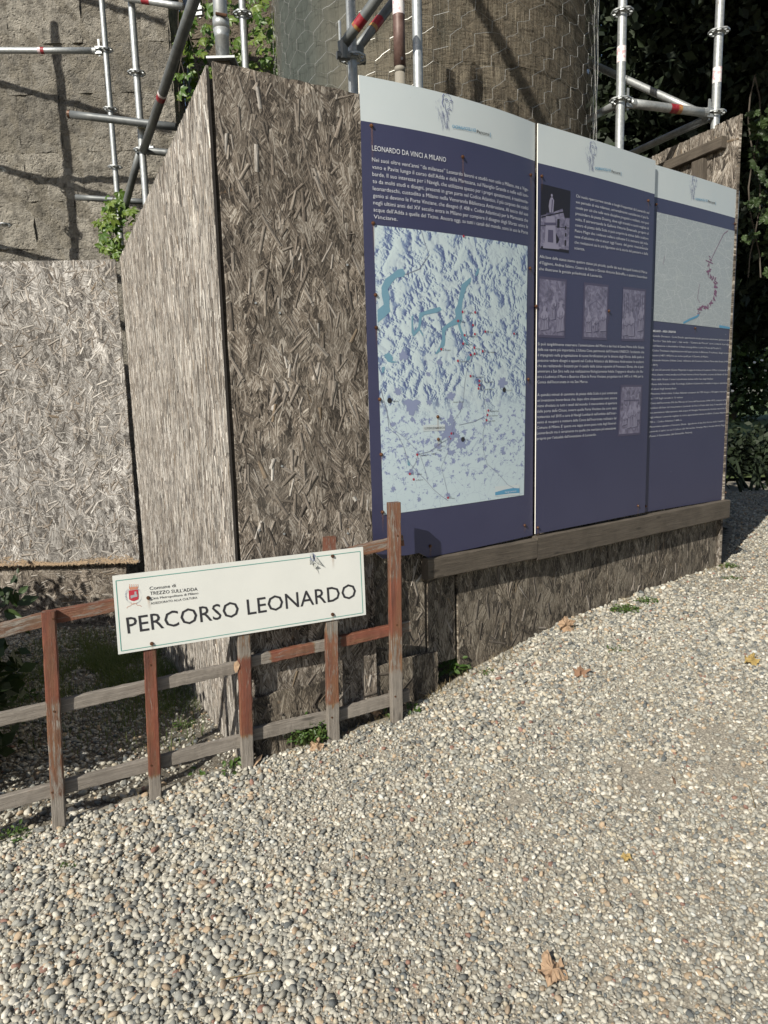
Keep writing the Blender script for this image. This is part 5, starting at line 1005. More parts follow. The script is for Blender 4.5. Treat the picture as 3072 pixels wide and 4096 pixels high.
# ================================================================== SCAFFOLDING
def rosette_mesh():
    m = MB(); n = 48; R = [.031, .043, .060, .070]; t = .0045; v = []; 
    for s_ in (1, -1):
        for k, r_ in enumerate(R):
            for i in range(n): a = 2 * pi * i / n; q_ = r_ * (1 - .03 * (1 + cos(8 * a)) * (k == 3)); v.append((q_ * cos(a), q_ * sin(a), s_ * t))
    f = []; S_ = 4 * n
    def hole(i): return (i % 6) in (1, 2, 3, 4)
    for k in range(3):
        for i in range(n):
            if k == 1 and hole(i): continue
            a, b, c_, d = k * n + i, (k + 1) * n + i, (k + 1) * n + (i + 1) % n, k * n + (i + 1) % n; f.append((a, b, c_, d)); f.append((S_ + d, S_ + c_, S_ + b, S_ + a))
    for i in range(n):
        j = (i + 1) % n; f.append((3 * n + i, S_ + 3 * n + i, S_ + 3 * n + j, 3 * n + j)); f.append((j, S_ + j, S_ + i, i))
        if hole(i): f.append((n + i, S_ + n + i, S_ + n + j, n + j)); f.append((2 * n + j, S_ + 2 * n + j, S_ + 2 * n + i, 2 * n + i))
        if hole(i) != hole((i + 1) % n): f.append((n + j, 2 * n + j, S_ + 2 * n + j, S_ + n + j) if hole(i) else (S_ + n + j, S_ + 2 * n + j, 2 * n + j, n + j))
    o = mesh_obj('rosette', v, f, M_galv); me = o.data; bpy.data.objects.remove(o); return me
ROS = rosette_mesh()
def rosette(root, P, s_=1.0):
    o = bpy.data.objects.new('rosette', ROS); link(o, root); o.location = tuple(np.asarray(P) - np.array(root.location)); o.scale = (s_,) * 3
    m = MB(); tube(m, P - np.array([0, 0, .012]), P + np.array([0, 0, .012]), .0335 * s_, 16); m.build('collar', M_galv, root)
def standard(root, u, v, y, d, zlo, zhi, ros=(), mat=None, name='standard', rs=1.0):
    P = on_y(u, v, y); a = np.array([P[0], P[1], zlo]); b = np.array([P[0], P[1], zhi]); m = MB(); tube(m, a, b, d / 2, 18, segs=6, hollow=True); o = m.build(name, mat or M_galv, root, smooth=True)
    for vr in ros:
        Q = on_y(u, vr, y); rosette(root, np.array([P[0], P[1], Q[2]]), rs)
    return P
def bar(root, p, q_, d, mat=None, name='ledger', hollow=False):
    m = MB(); tube(m, p, q_, d / 2, 16, segs=4, hollow=hollow); return m.build(name, mat or M_galv, root, smooth=True)
def sticker(root, p, q_, d, t0, t1, mat):
    p = np.asarray(p); q_ = np.asarray(q_); m = MB(); tube(m, p + (q_ - p) * t0, p + (q_ - p) * t1, d / 2 + .0008, 18, caps=False); return m.build('sticker', mat, root, smooth=True)
def ledger_head(root, P, d_, s_=1.0):
    """wedge head: jaw round the rosette and the wedge driven through it"""
    d_ = unit(d_); x, y, _ = frame_of(d_); m = MB(); up_ = np.array([0, 0, 1.0]); sd = unit(np.cross(up_, d_)); hx = unit([d_[0], d_[1], 0])
    for zz in (-.030, .008): box(m, P + hx * .032 - sd * .018 + up_ * zz, hx * .055, sd * .036, up_ * .022)
    tube(m, P + hx * .080, P + hx * .112, .027 * s_, 14); o = m.build('wedge_head', M_galv, root)
    m = MB(); box(m, P + hx * .048 - sd * .004 - up_ * .045, hx * .016, sd * .008, up_ * .135); m.build('wedge', M_galv, root)
def coupler(root, P, d1, d2, d=.048, mat=None):
    m = MB(); tube(m, P - unit(d1) * .028, P + unit(d1) * .028, d / 2 + .008, 16); m.build('coupler', mat or M_clamp, root); m = MB(); off = unit(np.cross(d1, d2)) * d
    tube(m, P + off - unit(d2) * .028, P + off + unit(d2) * .028, d / 2 + .008, 16); x = unit(np.cross(d2, off)); tube(m, P + off * .6 + x * .04, P + off * 1.5 + x * .04, .008, 6); m.build('coupler_bolt', mat or M_clamp, root)
Z3 = np.array([0, 0, 1.0])
SC = thing('scaffold', 'left scaffold of galvanised tubes in front of the sunlit stone wall', 'scaffold', (-2.3, 6.4, -.2), 'scaffolds round the tower and wall')
t1 = standard(SC, 438, 388, 6.80, .0483, -.3, 6.3, (199, 437, 669), rs=.9); t2 = standard(SC, 553, 381, 6.15, .0540, -.3, 5.8, (292, 601))
tl = standard(SC, 12, 860, 6.8, .050, -.3, 2.9, (676, 898), rs=.95); t3 = standard(SC, 756, 229, 8.3, .0483, -.3, 6.5, (259, -60), rs=1.0)
t6 = standard(SC, 975, 130, 5.6, .0483, .3, 5.6, (57,))
toff = standard(SC, -395, 300, 6.55, .075, -.3, 6.4, (90, 300, 520, 760, 950), rs=1.2)  # out of view, thickened to cast a wide shadow band on the wall
lp, lq = on_y(-420, 201, 6.8), on_y(380, 203, 6.8); bar(SC, lp, lq, .052); sticker(SC, lp, lq, .052, .716, .748, M_stwht); sticker(SC, lp, lq, .0525, .730, .748, M_stred); ledger_head(SC, t1 * np.array([1, 1, 0]) + Z3 * lq[2], lp - lq)
for v_ in (250, 600, 930, -200):
    zA = on_y(0, v_, 7.75)[2]; bar(SC, np.array([-4.55, 7.6, zA + .15]), np.array([-3.6, 5.5, zA + 1.25]), .055, name='brace')  # unseen braces, sloped to cast slanting shadows on the wall
lp, lq = on_y(500, -10, 6.1), on_y(732, 27, 6.0); bar(SC, lp, lq, .05); sticker(SC, lp, lq, .05, .30, .44, M_stred); ledger_head(SC, lq + (lq - lp) * .4, lp - lq)
lp, lq = on_y(275, 457, 6.07), on_y(705, 508, 6.03); bar(SC, lp, lq, .058, M_tdark, 'loose_tube', hollow=True); c_ = on_y(557, 489, 6.07); coupler(SC, c_ + np.array([0, .05, 0]), Z3, lq - lp)
m = MB(); tube(m, lp - unit(lq - lp) * .004, lp + unit(lq - lp) * .015, .030, 16, hollow=True); m.build('rusty_rim', M_rust, SC)
lp, lq = on_y(575, 602, 6.12), on_y(690, 613, 6.1); bar(SC, lp, lq, .054, M_tdark); ledger_head(SC, on_y(563, 600, 6.15), lq - lp)
lp, lq = on_y(304, 789, 6.74), on_y(600, 809, 6.72); bar(SC, lp, lq, .050, M_tdark, 'loose_tube', hollow=True); coupler(SC, on_y(477, 801, 6.78), Z3, lq - lp, mat=M_tdark)
p_, q_ = on_y(574, 600, 6.08), on_y(800, -70, 4.15); bar(SC, p_, q_, .062, M_tdark, 'brace'); sticker(SC, p_, q_, .062, .40, .435, M_stred); sticker(SC, p_, q_, .0625, .43, .445, M_stwht)
p_, q_ = on_y(558, 614, 6.2), on_y(482, 895, 6.68); bar(SC, p_, q_, .058, M_tdark, 'brace')
# standard on a base plate just behind the hoarding's corner
BP = on_y(893, 247, 3.10); m = MB(); tube(m, BP, BP + Z3 * 1.6, .0272, 22, segs=6); m.build('standard', M_galv, SC, smooth=True)
m = MB(); tube(m, BP, BP + Z3 * .07, .024, 18); tube(m, BP + Z3 * .07, BP + Z3 * .115, .024, 18, r2=.0325); tube(m, BP + Z3 * .115, BP + Z3 * .155, .0325, 18); m.build('jack_nut', M_galv, SC, smooth=True)
m = MB(); box(m, BP - np.array([.055, .055, .009]), np.array([.11, 0, 0]), np.array([0, .11, 0]), Z3 * .008); m.build('base_plate', M_galv, SC)
m = MB(); tube(m, BP + np.array([-.012, -.034, .158]), BP + np.array([.03, -.034, .15]), .006, 8); m.build('pin', M_rust, SC)
m = MB(); box(m, (BP[0] - .03, BP[1] - .03, .2), np.array([.06, 0, 0]), np.array([0, .06, 0]), Z3 * (BP[2] - .0095 - .2)); m.build('bearer', M_batten, SC)
m = MB(); tube(m, BP + np.array([.0, -.030, .23]), BP + np.array([.0, -.036, .23]), .007, 10); m.build('bolt', M_galv, SC)

SM = thing('scaffold', 'middle scaffold tubes rising over the join of the dark board and panel one', 'scaffold', (0, 3.9, .3), 'scaffolds round the tower and wall')
m1 = standard(SM, 1407, 160, 3.85, .0483, .35, 4.2, (232,)); 
p_, q_ = on_y(1379, 172, 3.76), on_y(1560, -76, 3.6); bar(SM, p_, q_, .050, M_tdark, 'brace'); sticker(SM, p_, q_, .050, .30, .44, M_stred); sticker(SM, p_, q_, .0502, .255, .30, M_stor)
p_, q_ = on_y(1424, 199, 3.95), on_y(1640, -76, 4.3); bar(SM, p_, q_, .048, M_tdark, 'brace'); sticker(SM, p_, q_, .048, .31, .42, M_stred); sticker(SM, p_, q_, .0482, .27, .31, M_stor)
for q0, uu in ((on_y(1372, 196, 3.76), 0), (on_y(1436, 215, 3.93), 1)):
    m = MB(); tube(m, q0 + np.array([0, 0, .03]), q0 - np.array([0, 0, .045]), .026, 12, r2=.020); tube(m, q0 + np.array([-.03, -.01, -.03]), q0 + np.array([.03, .01, -.03]), .018, 10); m.build('brace_head', M_tdark, SM)
q0 = on_y(1358, 150, 3.78); m = MB(); box(m, q0 + np.array([-.003, -.01, -.02]), np.array([.012, 0, 0]), np.array([0, .02, 0]), Z3 * .09); m.build('wedge', M_galv, SM)
sh0, sh1 = on_y(1860, -60, 4.72), on_y(2240, 600, 4.80); bar(SM, sh0 - TRAVEL * 2.3 - (sh1 - sh0) * .1, sh1 - TRAVEL * 2.3 + (sh1 - sh0) * .1, .075, name='brace')  # unseen bar set back along the sun to cast a brace shadow on the tower
m4 = on_y(1597, 160, 3.98); zc4 = on_y(1597, 268, 3.98)[2]; m = MB(); tube(m, np.array([m4[0], m4[1], zc4]), np.array([m4[0], m4[1], 4.2]), .0298, 20, segs=5); m.build('standard', M_trust, SM, smooth=True)
m = MB(); tube(m, np.array([m4[0], m4[1], .3]), np.array([m4[0], m4[1], zc4 - .025]), .0265, 18); tube(m, np.array([m4[0], m4[1], zc4 - .026]), np.array([m4[0], m4[1], zc4 + .001]), .0285, 18, r2=.0275); m.build('spigot', flat('spigot_grey', (.26, .24, .20), .7), SM, smooth=True)
zt4 = on_y(1593, 62, 3.98)[2]; sticker(SM, np.array([m4[0], m4[1], zt4]), np.array([m4[0], m4[1], 4.0]), .0596, 0, .6, M_stwht); m = MB(); hp_ = on_y(1607, 233, 3.98 - .0285); tube(m, hp_ + np.array([0, .004, 0]), hp_ - np.array([0, .0005, 0]), .0075, 12); m.build('pin_hole', M_night, SM)
m5 = standard(SM, 1670, 170, 3.82, .0483, .35, 4.2)

SR = thing('scaffold', 'right scaffold of two standards and ledgers above panels two and three', 'scaffold', (2, 5.2, .4), 'scaffolds round the tower and wall')
r1 = standard(SR, 2484, 300, 5.05, .0565, .4, 5.2, (48, 400)); r2_ = standard(SR, 2866, 360, 5.32, .0565, .4, 5.5, (127, 452))
ra = np.array([r1[0], r1[1], on_y(2518, 407, 5.05)[2]]); rb = np.array([r2_[0], r2_[1], on_y(2850, 452, 5.3)[2]]); bar(SR, ra + (rb - ra) * .1, rb - (rb - ra) * .1, .0565); sticker(SR, ra, rb, .0565, .50, .61, M_stred); sticker(SR, ra, rb, .057, .575, .615, M_stor)
ledger_head(SR, ra, rb - ra, 1.1); ledger_head(SR, rb, ra - rb, 1.1)
for P, v0, v1 in ((r1, 188, 252), (r2_, 272, 334)):
    u0 = 2484 if P is r1 else 2866; y0 = P[1]; sticker(SR, on_y(u0, v1, y0) * np.array([0, 0, 1]) + P * np.array([1, 1, 0]), on_y(u0, v0, y0) * np.array([0, 0, 1]) + P * np.array([1, 1, 0]), .0565, 0, 1, M_stwht)
q_ = on_y(2838, 470, 5.38); p_ = on_y(2367, 256, 6.1); bar(SR, p_ + (p_ - q_) * .4, q_, .052, name='brace')
q_ = on_y(2464, 419, 5.1); p_ = on_y(2367, 470, 6.1); bar(SR, p_ + (p_ - q_) * .8, q_, .052); ledger_head(SR, np.array([r1[0], r1[1], q_[2] + .0]), p_ - q_)
q_ = on_y(2838, 470, 5.4); p_ = on_y(2530, 612, 6.5); bar(SR, p_ + (p_ - q_) * .6, q_ + (p_ - q_) * .04, .054); ledger_head(SR, np.array([r2_[0], r2_[1], q_[2]]), p_ - q_, 1.1)

# ================================================================== VEGETATION
def leaf_verts(kind, s_, rr):
    """returns verts (x,y,z) and faces of one leaf lying in xy, stalk at origin, pointing +y"""
    v = []; f = []
    if kind == 'palmate':
        for a, l in ((-1.75, .55), (-.85, .85), (0, 1.0), (.85, .85), (1.75, .55)):
            n = len(v); ca, sa = cos(a), sin(a); w_ = .20 * l
            pr = [(0, 0, 0), (-w_ * .7, .30 * l, .03), (-w_ * 1.25, .52 * l, .02), (-w_ * .75, .70 * l, -.02), (-w_ * .75, .78 * l, -.03), (0, l, -.09), (w_ * .75, .78 * l, -.03), (w_ * .75, .70 * l, -.02), (w_ * 1.25, .52 * l, .02), (w_ * .7, .30 * l, .03)]
            v += [((x * ca + y * sa) * s_, (-x * sa + y * ca) * s_, (z - .12 * y * y) * s_) for x, y, z in pr]; n2 = len(v); v.append((sa * .5 * l * s_, ca * .5 * l * s_, -.05 * s_))
            f += [(n + i, n2, n + (i + 1) % 10) for i in range(10)]
    elif kind == 'lobed':
        pts = []; n = 45
        for i in range(n):
            a = 2 * pi * i / n; r_ = .46 + .06 * cos(5 * (a - pi / 2)) + .035 * cos(15 * a) + rr.uniform(-.025, .025) - .12 * (abs(a - 1.5 * pi) < .3); pts.append((r_ * cos(a), .45 + r_ * sin(a)))
        v = []; 
        for k_ in (1.0, .72, .42):
            for i, (x, y) in enumerate(pts):
                j_ = rr.uniform(-.045, .045) * (1.2 if k_ == 1 else .8); v.append((x * k_ * s_, (.45 + (y - .45) * k_) * s_, (.07 * sin(9 * x * k_ + y * 5) + .06 * cos(11 * y * k_ - 6 * x) + j_ + .10 * (1 - abs(sin(2.5 * (2 * pi * i / n - pi / 2)))) * k_) * s_))
        v.append((0, .45 * s_, -.02 * s_)); f = [(r_ * n + i, r_ * n + (i + 1) % n, (r_ + 1) * n + (i + 1) % n, (r_ + 1) * n + i) for r_ in (0, 1) for i in range(n)] + [(2 * n + i, 2 * n + (i + 1) % n, 3 * n) for i in range(n)]
    else:
        w_ = .26 if kind == 'oval' else .13; pr = [(0, 0), (-w_ * .8, .25), (-w_, .5), (-w_ * .7, .78), (0, 1), (w_ * .7, .78), (w_, .5), (w_ * .8, .25)]
        v = [(x * s_, y * s_, (.35 * abs(x) - .12 * y * y) * s_) for x, y in pr] + [(0, .5 * s_, -.03 * s_)]; f = [(i, 8, (i + 1) % 8) for i in range(8)]
    return v, f
def leaf_mesh(kind, mat, s_, tone, sd):
    v, f = leaf_verts(kind, s_, random.Random(sd)); o = mesh_obj('leaf', v, f, mat, None, False, cattr=np.tile((tone,) * 3, (len(v), 1))); me = o.data; bpy.data.objects.remove(o); return me
def put_leaf(root, me, P, nrm, roll, s_=1.0, name='leaf'):
    z = unit(nrm); x = np.array([cos(roll), sin(roll), 0.0]); x = unit(x - z * (x @ z)); y = np.cross(z, x); o = bpy.data.objects.new(name, me); link(o, root)
    P = np.asarray(P) - np.array(root.location); o.matrix_local = Matrix(((x[0] * s_, y[0] * s_, z[0] * s_, P[0]), (x[1] * s_, y[1] * s_, z[1] * s_, P[1]), (x[2] * s_, y[2] * s_, z[2] * s_, P[2]), (0, 0, 0, 1))); return o
VL = [leaf_mesh('palmate', M_vine, 1.0, t, i) for i, t in enumerate((0, .35, .7, 1.0))]
rr = random.Random(21)
V1 = thing('creeper', 'large bright green five-leaved creeper hanging in the recess beside the tower', 'creeper', (-1.6, 8.4, 3.0))
stems = []
for k in range(9):
    x0 = rr.uniform(680, 1120); y0 = rr.uniform(7.6, 8.6); pts = []; u, v = x0, -120
    ln_ = rr.uniform(380, 640) if x0 < 900 else rr.uniform(300, 520)
    for q_ in range(9): pts.append(on_y(u, v + ln_ * q_ / 8, y0)); u += rr.uniform(-26, 24)
    m = MB(); polytube(m, pts, .004, 5); m.build('stem', M_bark, V1); stems.append((x0, ln_))
nl = 0
while nl < 250:
    u = rr.uniform(672, 1120); v = rr.uniform(-60, 440)
    lim = 445 if u < 800 else (300 if u < 960 else 300)
    if v > lim or (u < 740 and v < 60) or (u < 700 and v < 110): continue
    if rr.random() < .25 and 40 < v: continue
    P = on_y(u, v, rr.uniform(7.6, 8.5)); s_ = rr.uniform(.055, .125); nr = unit([rr.gauss(-.35, .5), -1, rr.gauss(.5, .4)])
    put_leaf(V1, VL[rr.randrange(4)], P, nr, rr.uniform(0, 1) + pi + .6, s_); nl += 1
V2 = thing('creeper', 'small clump of five-leaved creeper below the scaffold, beside the receding board', 'creeper', (-2.4, 6.6, 2.0))
for k in range(4):
    u = rr.uniform(430, 500); m = MB(); polytube(m, [on_y(u + 18 * sin(q_ + k), 780 + q_ * 38, 6.62) for q_ in range(8)], .003, 5); m.build('stem', M_bark, V2)
nl = 0
while nl < 85:
    u = rr.gauss(455, 42); v = rr.uniform(768, 1025)
    if abs(u - 455) > (40 if v < 830 else 78) * (1.25 - abs(v - 900) / 260): continue
    P = on_y(u, v, rr.uniform(6.46, 6.62)); put_leaf(V2, VL[rr.choice((0, 1, 2, 3, 3))], P, unit([rr.gauss(-.3, .5), -1, rr.gauss(.5, .4)]), rr.uniform(0, 1) + pi + .6, rr.uniform(.045, .10)); nl += 1
LB = [leaf_mesh('lobed', M_weed, 1.0, t, 40 + i) for i, t in enumerate((0, .3, .6))]
LB = [leaf_mesh('lobed', M_shrub, 1.0, t, 40 + i) for i, t in enumerate((0, .4, 1.0))]  # darker leaf colour stands in for shade on the vine
V3 = thing('vine', 'broad-leaved vine hanging at the right edge beside the hoarding end', 'vine', (3.5, 6.6, 2.6))
nl = 0
while nl < 110:
    u = rr.uniform(2985, 3260); v = rr.choice((rr.gauss(560, 60), rr.gauss(880, 80), rr.uniform(420, 1100)))
    P = on_y(u, v, rr.uniform(6.3, 7.0)); put_leaf(V3, LB[rr.randrange(3)], P, unit([rr.gauss(-.2, .5), -1, rr.gauss(.7, .5)]), rr.uniform(0, 6), rr.uniform(.10, .20)); nl += 1
for k in range(5):
    m = MB(); u = rr.uniform(2990, 3180); polytube(m, [on_y(u + 25 * sin(q_ * .9 + k), 300 + q_ * 90, 6.75) for q_ in range(10)], .006, 5); m.build('stem', M_bark, V3)
def leaf_cloud(name, mat, blobs, n, size, parent, flatness=.0, seed=1, aspect=.55):
    r = np.random.default_rng(seed); B = np.array(blobs, float); wv = B[:, 3] * B[:, 4] * B[:, 5]; idx = r.choice(len(B), n, p=wv / wv.sum()); d = r.normal(0, 1, (n, 3)); d /= np.linalg.norm(d, axis=1)[:, None]
    rad = r.uniform(0, 1, n) ** .42; c = B[idx, :3] + d * B[idx, 3:6] * rad[:, None] * (1 + .25 * r.normal(0, 1, (n, 1)) * .5)
    nr = r.normal(0, 1, (n, 3)); nr[:, 2] += .8; nr /= np.linalg.norm(nr, axis=1)[:, None]; t = np.cross(nr, r.normal(0, 1, (n, 3))); t /= np.linalg.norm(t, axis=1)[:, None]; b = np.cross(nr, t)
    s_ = size * r.uniform(.6, 1.35, n)[:, None]; p0 = c - t * s_; p1 = c - b * s_ * aspect + nr * s_ * .15; p2 = c + t * s_; p3 = c + b * s_ * aspect + nr * s_ * .15
    V = np.stack([p0, p1, p2, p3], 1).reshape(-1, 3); F = np.arange(4 * n).reshape(-1, 4); tone = np.repeat(r.uniform(0, 1, n), 4)
    me = bpy.data.meshes.new(name); me.vertices.add(len(V)); me.vertices.foreach_set('co', V.astype(np.float32).ravel()); me.loops.add(4 * n); me.loops.foreach_set('vertex_index', F.ravel().astype(np.int32)); me.polygons.add(n); me.polygons.foreach_set('loop_start', np.arange(0, 4 * n, 4, dtype=np.int32)); me.materials.append(mat)
    at = me.color_attributes.new('tone', 'FLOAT_COLOR', 'POINT'); cc = np.ones((len(V), 4), np.float32); cc[:, :3] = tone[:, None]; at.data.foreach_set('color', cc.ravel()); me.update(); me.validate()
    o = bpy.data.objects.new(name, me); link(o); 
    if parent is not None: adopt(o, parent)
    return o
def tree(label, base, h, blobs, n, size, mat, seed, tr=.18, group=None, cat='tree'):
    T = thing('tree', label, cat, base, group); r = random.Random(seed); m = MB(); base = np.array(base, float)
    top = np.array(blobs[0][:3], float); pts = [base + (top - base) * t + np.array([r.uniform(-.1, .1), r.uniform(-.1, .1), 0]) * (0 < t < 1) for t in (0, .25, .5, .75, 1)]; polytube(m, pts, [tr * 1.25, tr, tr * .85, tr * .65, tr * .35], 10)
    for b in blobs[1:]:
        s0 = pts[r.choice((2, 3))]; e_ = np.array(b[:3], float); polytube(m, [s0, (s0 + e_) / 2 + np.array([0, 0, .2]), e_], [tr * .45, tr * .28, tr * .1], 7)
    m.build('trunk', M_bark, T, smooth=True); leaf_cloud('crown', mat, blobs, n, size, T, seed=seed); return T
def B_(u, v, y, rx, ry, rz): p = on_y(u, v, y); return (p[0], p[1], p[2], rx, ry, rz)
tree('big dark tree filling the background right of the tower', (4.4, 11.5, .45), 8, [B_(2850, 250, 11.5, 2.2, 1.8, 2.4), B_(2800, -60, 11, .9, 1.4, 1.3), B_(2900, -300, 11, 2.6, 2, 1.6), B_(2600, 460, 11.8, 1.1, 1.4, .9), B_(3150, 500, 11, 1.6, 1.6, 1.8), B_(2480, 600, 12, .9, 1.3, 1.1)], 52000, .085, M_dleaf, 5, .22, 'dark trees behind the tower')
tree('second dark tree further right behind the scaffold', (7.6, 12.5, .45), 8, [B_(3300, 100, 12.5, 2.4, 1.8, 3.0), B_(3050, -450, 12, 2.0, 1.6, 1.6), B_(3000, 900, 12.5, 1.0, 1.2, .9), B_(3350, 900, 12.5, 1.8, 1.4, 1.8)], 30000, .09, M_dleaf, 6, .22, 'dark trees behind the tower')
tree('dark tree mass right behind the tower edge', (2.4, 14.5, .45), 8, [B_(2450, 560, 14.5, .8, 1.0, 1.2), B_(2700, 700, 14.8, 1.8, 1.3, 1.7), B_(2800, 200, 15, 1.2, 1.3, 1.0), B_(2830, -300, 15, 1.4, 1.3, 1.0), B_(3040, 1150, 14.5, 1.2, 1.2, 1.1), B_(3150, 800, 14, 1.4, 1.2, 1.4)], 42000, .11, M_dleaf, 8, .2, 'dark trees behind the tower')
tree('tall tree standing beside the path, its crown over the path and the hoarding\u2019s far side', (6.5, .6, .1), 9, [(5.0, 2.5, 8.2, 3.4, 4.2, 1.6), (1.6, 2.6, 8.0, 1.7, 2.3, .9), (3.4, 6.2, 8.6, 2.6, 2.2, 1.2), (7.5, 6.0, 8.5, 2.8, 3.0, 1.5), (1.0, -.4, 7.6, 1.6, 1.7, .8), (4.0, -1.6, 8.0, 2.6, 2.0, 1.3)], 26000, .13, M_shrub, 9, .3)  # assumed unseen tree; crown set along the sun's rays to shade the right background
HG = thing('hedge', 'shaded flowering hedge across the lawn at the right edge', 'hedge', (14, 26, .5))
leaf_cloud('foliage', M_shrub, [(x, 26 + .6 * sin(x), 2.6 + .5 * sin(x * 2.3), 1.6, 1.3, 2.3) for x in np.arange(8, 24, 1.5)], 26000, .13, HG, seed=3)
m = MB(); rr = random.Random(9)
for k in range(160): c_ = np.array([rr.uniform(9, 22), 24.7 + rr.uniform(-.3, .3), rr.uniform(1.5, 5)]); tube(m, c_, c_ + np.array([0, -.02, .02]), .05, 6)
m.build('blossoms', flat('blossom_white', (.6, .58, .55), .7), HG, kind='stuff')
m = MB(); 
for k in range(4): x = 12.5 + k * 2.1; polytube(m, [(x, 26, .3), (x + .1, 26, 1.2), (x - .1, 26.1, 2.6)], [.16, .12, .06], 8)
m.build('trunks', M_bark, HG)
# strap-leaved plant and low shrub in the shade past the hoarding's end
SP = thing('strappy_plant', 'dark strap-leaved plant in the shade at the right edge past the hoarding', 'plant', (5.0, 8.8, .47)); m = MB()
for k in range(90):
    bx_, by_ = rr.uniform(4.2, 6.2), rr.uniform(8.3, 9.3); a = rr.uniform(0, 6.28); l = rr.uniform(.4, .8); h_ = rr.uniform(.35, .75); w_ = .022; p = []
    for q_ in range(5): t = q_ / 4; c_ = np.array([bx_ + cos(a) * l * t, by_ + sin(a) * l * t, .45 + h_ * (1.6 * t - 1.1 * t * t)]); sd_ = np.array([-sin(a), cos(a), 0]) * w_ * (1 - t * .9); p += [c_ - sd_, c_ + sd_]
    m.add(p, [(2 * i, 2 * i + 1, 2 * i + 3, 2 * i + 2) for i in range(4)])
m.build('strap_leaves', M_dleaf, SP, kind='stuff')
LS = thing('shrub', 'low dark shrub behind the strap-leaved plant', 'shrub', (5.6, 10.2, .47)); leaf_cloud('foliage', M_dleaf, [(x, 10.2, .75, .6, .5, .42) for x in (4.0, 4.7, 5.4, 6.1, 6.8, 7.5)], 9000, .05, LS, seed=12)
# shrub just left of the view, with a sprig reaching in; its unseen bulk is assumed, shaped to shade the ground behind the fence
SH = thing('shrub', 'leafy green shrub at the left edge behind the fence', 'shrub', (-3.0, 3.3, -.05))
leaf_cloud('foliage', M_shrub, [(-1.98, 2.74, .50, .30, .30, .55), (-2.0, 3.15, .45, .30, .40, .50), (-2.45, 2.72, .7, .45, .38, .7), (-2.72, 3.15, .75, .62, .75, .72), (-2.6, 2.75, 1.0, .45, .45, .62), (-3.3, 3.9, .8, .8, .9, .70), (-3.6, 2.9, .9, .7, .6, .9), (-4.1, 4.4, .85, .9, .9, .55)], 24000, .045, SH, seed=15)
m = MB()
for k in range(7): a = k * .9; polytube(m, [(-3.0, 3.3, -.05), (-3.0 + .3 * cos(a), 3.3 + .3 * sin(a), .5), (-3.0 + .8 * cos(a), 3.3 + .8 * sin(a), 1.1)], [.025, .018, .008], 6)
m.build('trunk', M_bark, SH)
OV = [leaf_mesh('oval', M_shrub, 1.0, t, 60 + i) for i, t in enumerate((0, .5, 1))]
SPG = [on_y(-60, 2500, 3.3), on_y(10, 2440, 3.3), on_y(48, 2390, 3.3), on_y(66, 2330, 3.3), on_y(72, 2290, 3.3)]
m = MB(); polytube(m, SPG, [.005, .004, .003, .002, .0015], 5); m.build('twig', M_bark, SH)
for u, v, s_, ro in ((18, 2405, .11, 1.2), (14, 2445, .10, 4.4), (46, 2372, .075, 2.2), (74, 2380, .06, 5.4), (66, 2335, .045, 1.0), (60, 2310, .035, 2.6), (72, 2296, .03, .4), (30, 2420, .07, 5.6)): put_leaf(SH, OV[int(u) % 3], on_y(u, v, 3.28), unit([rr.gauss(-.2, .3), -1, rr.gauss(.5, .3)]), ro, s_)

# grass, weeds, straw
def blades(name, mat, pts, h0, h1, w_, seed, bend=.5):
    r = random.Random(seed); m = MB()
    for (x, y, z) in pts:
        a = r.uniform(0, 6.28); l = r.uniform(h0, h1); b = r.uniform(.1, bend) * l; tn = r.random(); p = []; 
        for q_ in range(4): t = q_ / 3; c_ = np.array([x + cos(a) * b * t * t, y + sin(a) * b * t * t, z + l * t * (1 - .18 * t)]); s_ = np.array([-sin(a), cos(a), 0]) * w_ * (1 - t * .92); p += [c_ - s_, c_ + s_]
        m.add(p, [(0, 1, 3, 2), (2, 3, 5, 4), (4, 5, 7, 6)], c=[(tn,) * 3] * 8)
    o = mesh_obj(name, m.v, m.f, mat, None, False, None, None, None, m.c); o['kind'] = 'stuff'; return o
pts = []; r_ = random.Random(33)
while len(pts) < 14000:
    x, y = r_.uniform(-2.9, -.95), r_.uniform(3.3, 6.2); b = float(behind(x, y)); u, v = proj((x, y, float(zsoil(x, y))))
    dn = exp(-((x + 2.0) / .50) ** 2 - ((y - 5.2) / .75) ** 2) * (.55 + .6 * float(wob(x, y, 4.0))) + .30 * exp(-((x + 1.35) / .25) ** 2 - ((y - 4.3) / .45) ** 2) + .03
    if r_.random() < dn: pts.append((x, y, float(zsoil(x, y))))
blades('grass', M_grass, pts, .02, .10, .0022, 3, 1.1)
pts = []
while len(pts) < 900:
    t = r_.uniform(0, 1); x = -2.6 + 3.0 * t; i = r_.choice((0, 1)); y = 2.542 + (x + 1.291) * .354 + abs(r_.gauss(.03, .07)); 
    if abs(wob(x, y, 3.0)) > .35: pts.append((x, y, float(max(zsoil(x, y), zpath(x, y) - .02 if behind(x, y) < 0 else -9)) + .004))
blades('dry_grass', M_straw, pts, .02, .07, .0011, 4, 1.6)
pts = []
while len(pts) < 650:
    t = r_.uniform(0, 1); P = C[1] + (C[2] - C[1]) * t * 1.0 if r_.random() < .35 else C[2] + (C[4] - C[2]) * t; d = abs(r_.gauss(.02, .05)) + .01; x, y = P[0] + n12[0] * d, P[1] + n12[1] * d
    if wob(x, y, 2.6) > .15: pts.append((x, y, float(zpath(x, y)) + .006))
blades('dry_grass', M_straw, pts, .012, .05, .0011, 5, 1.8)
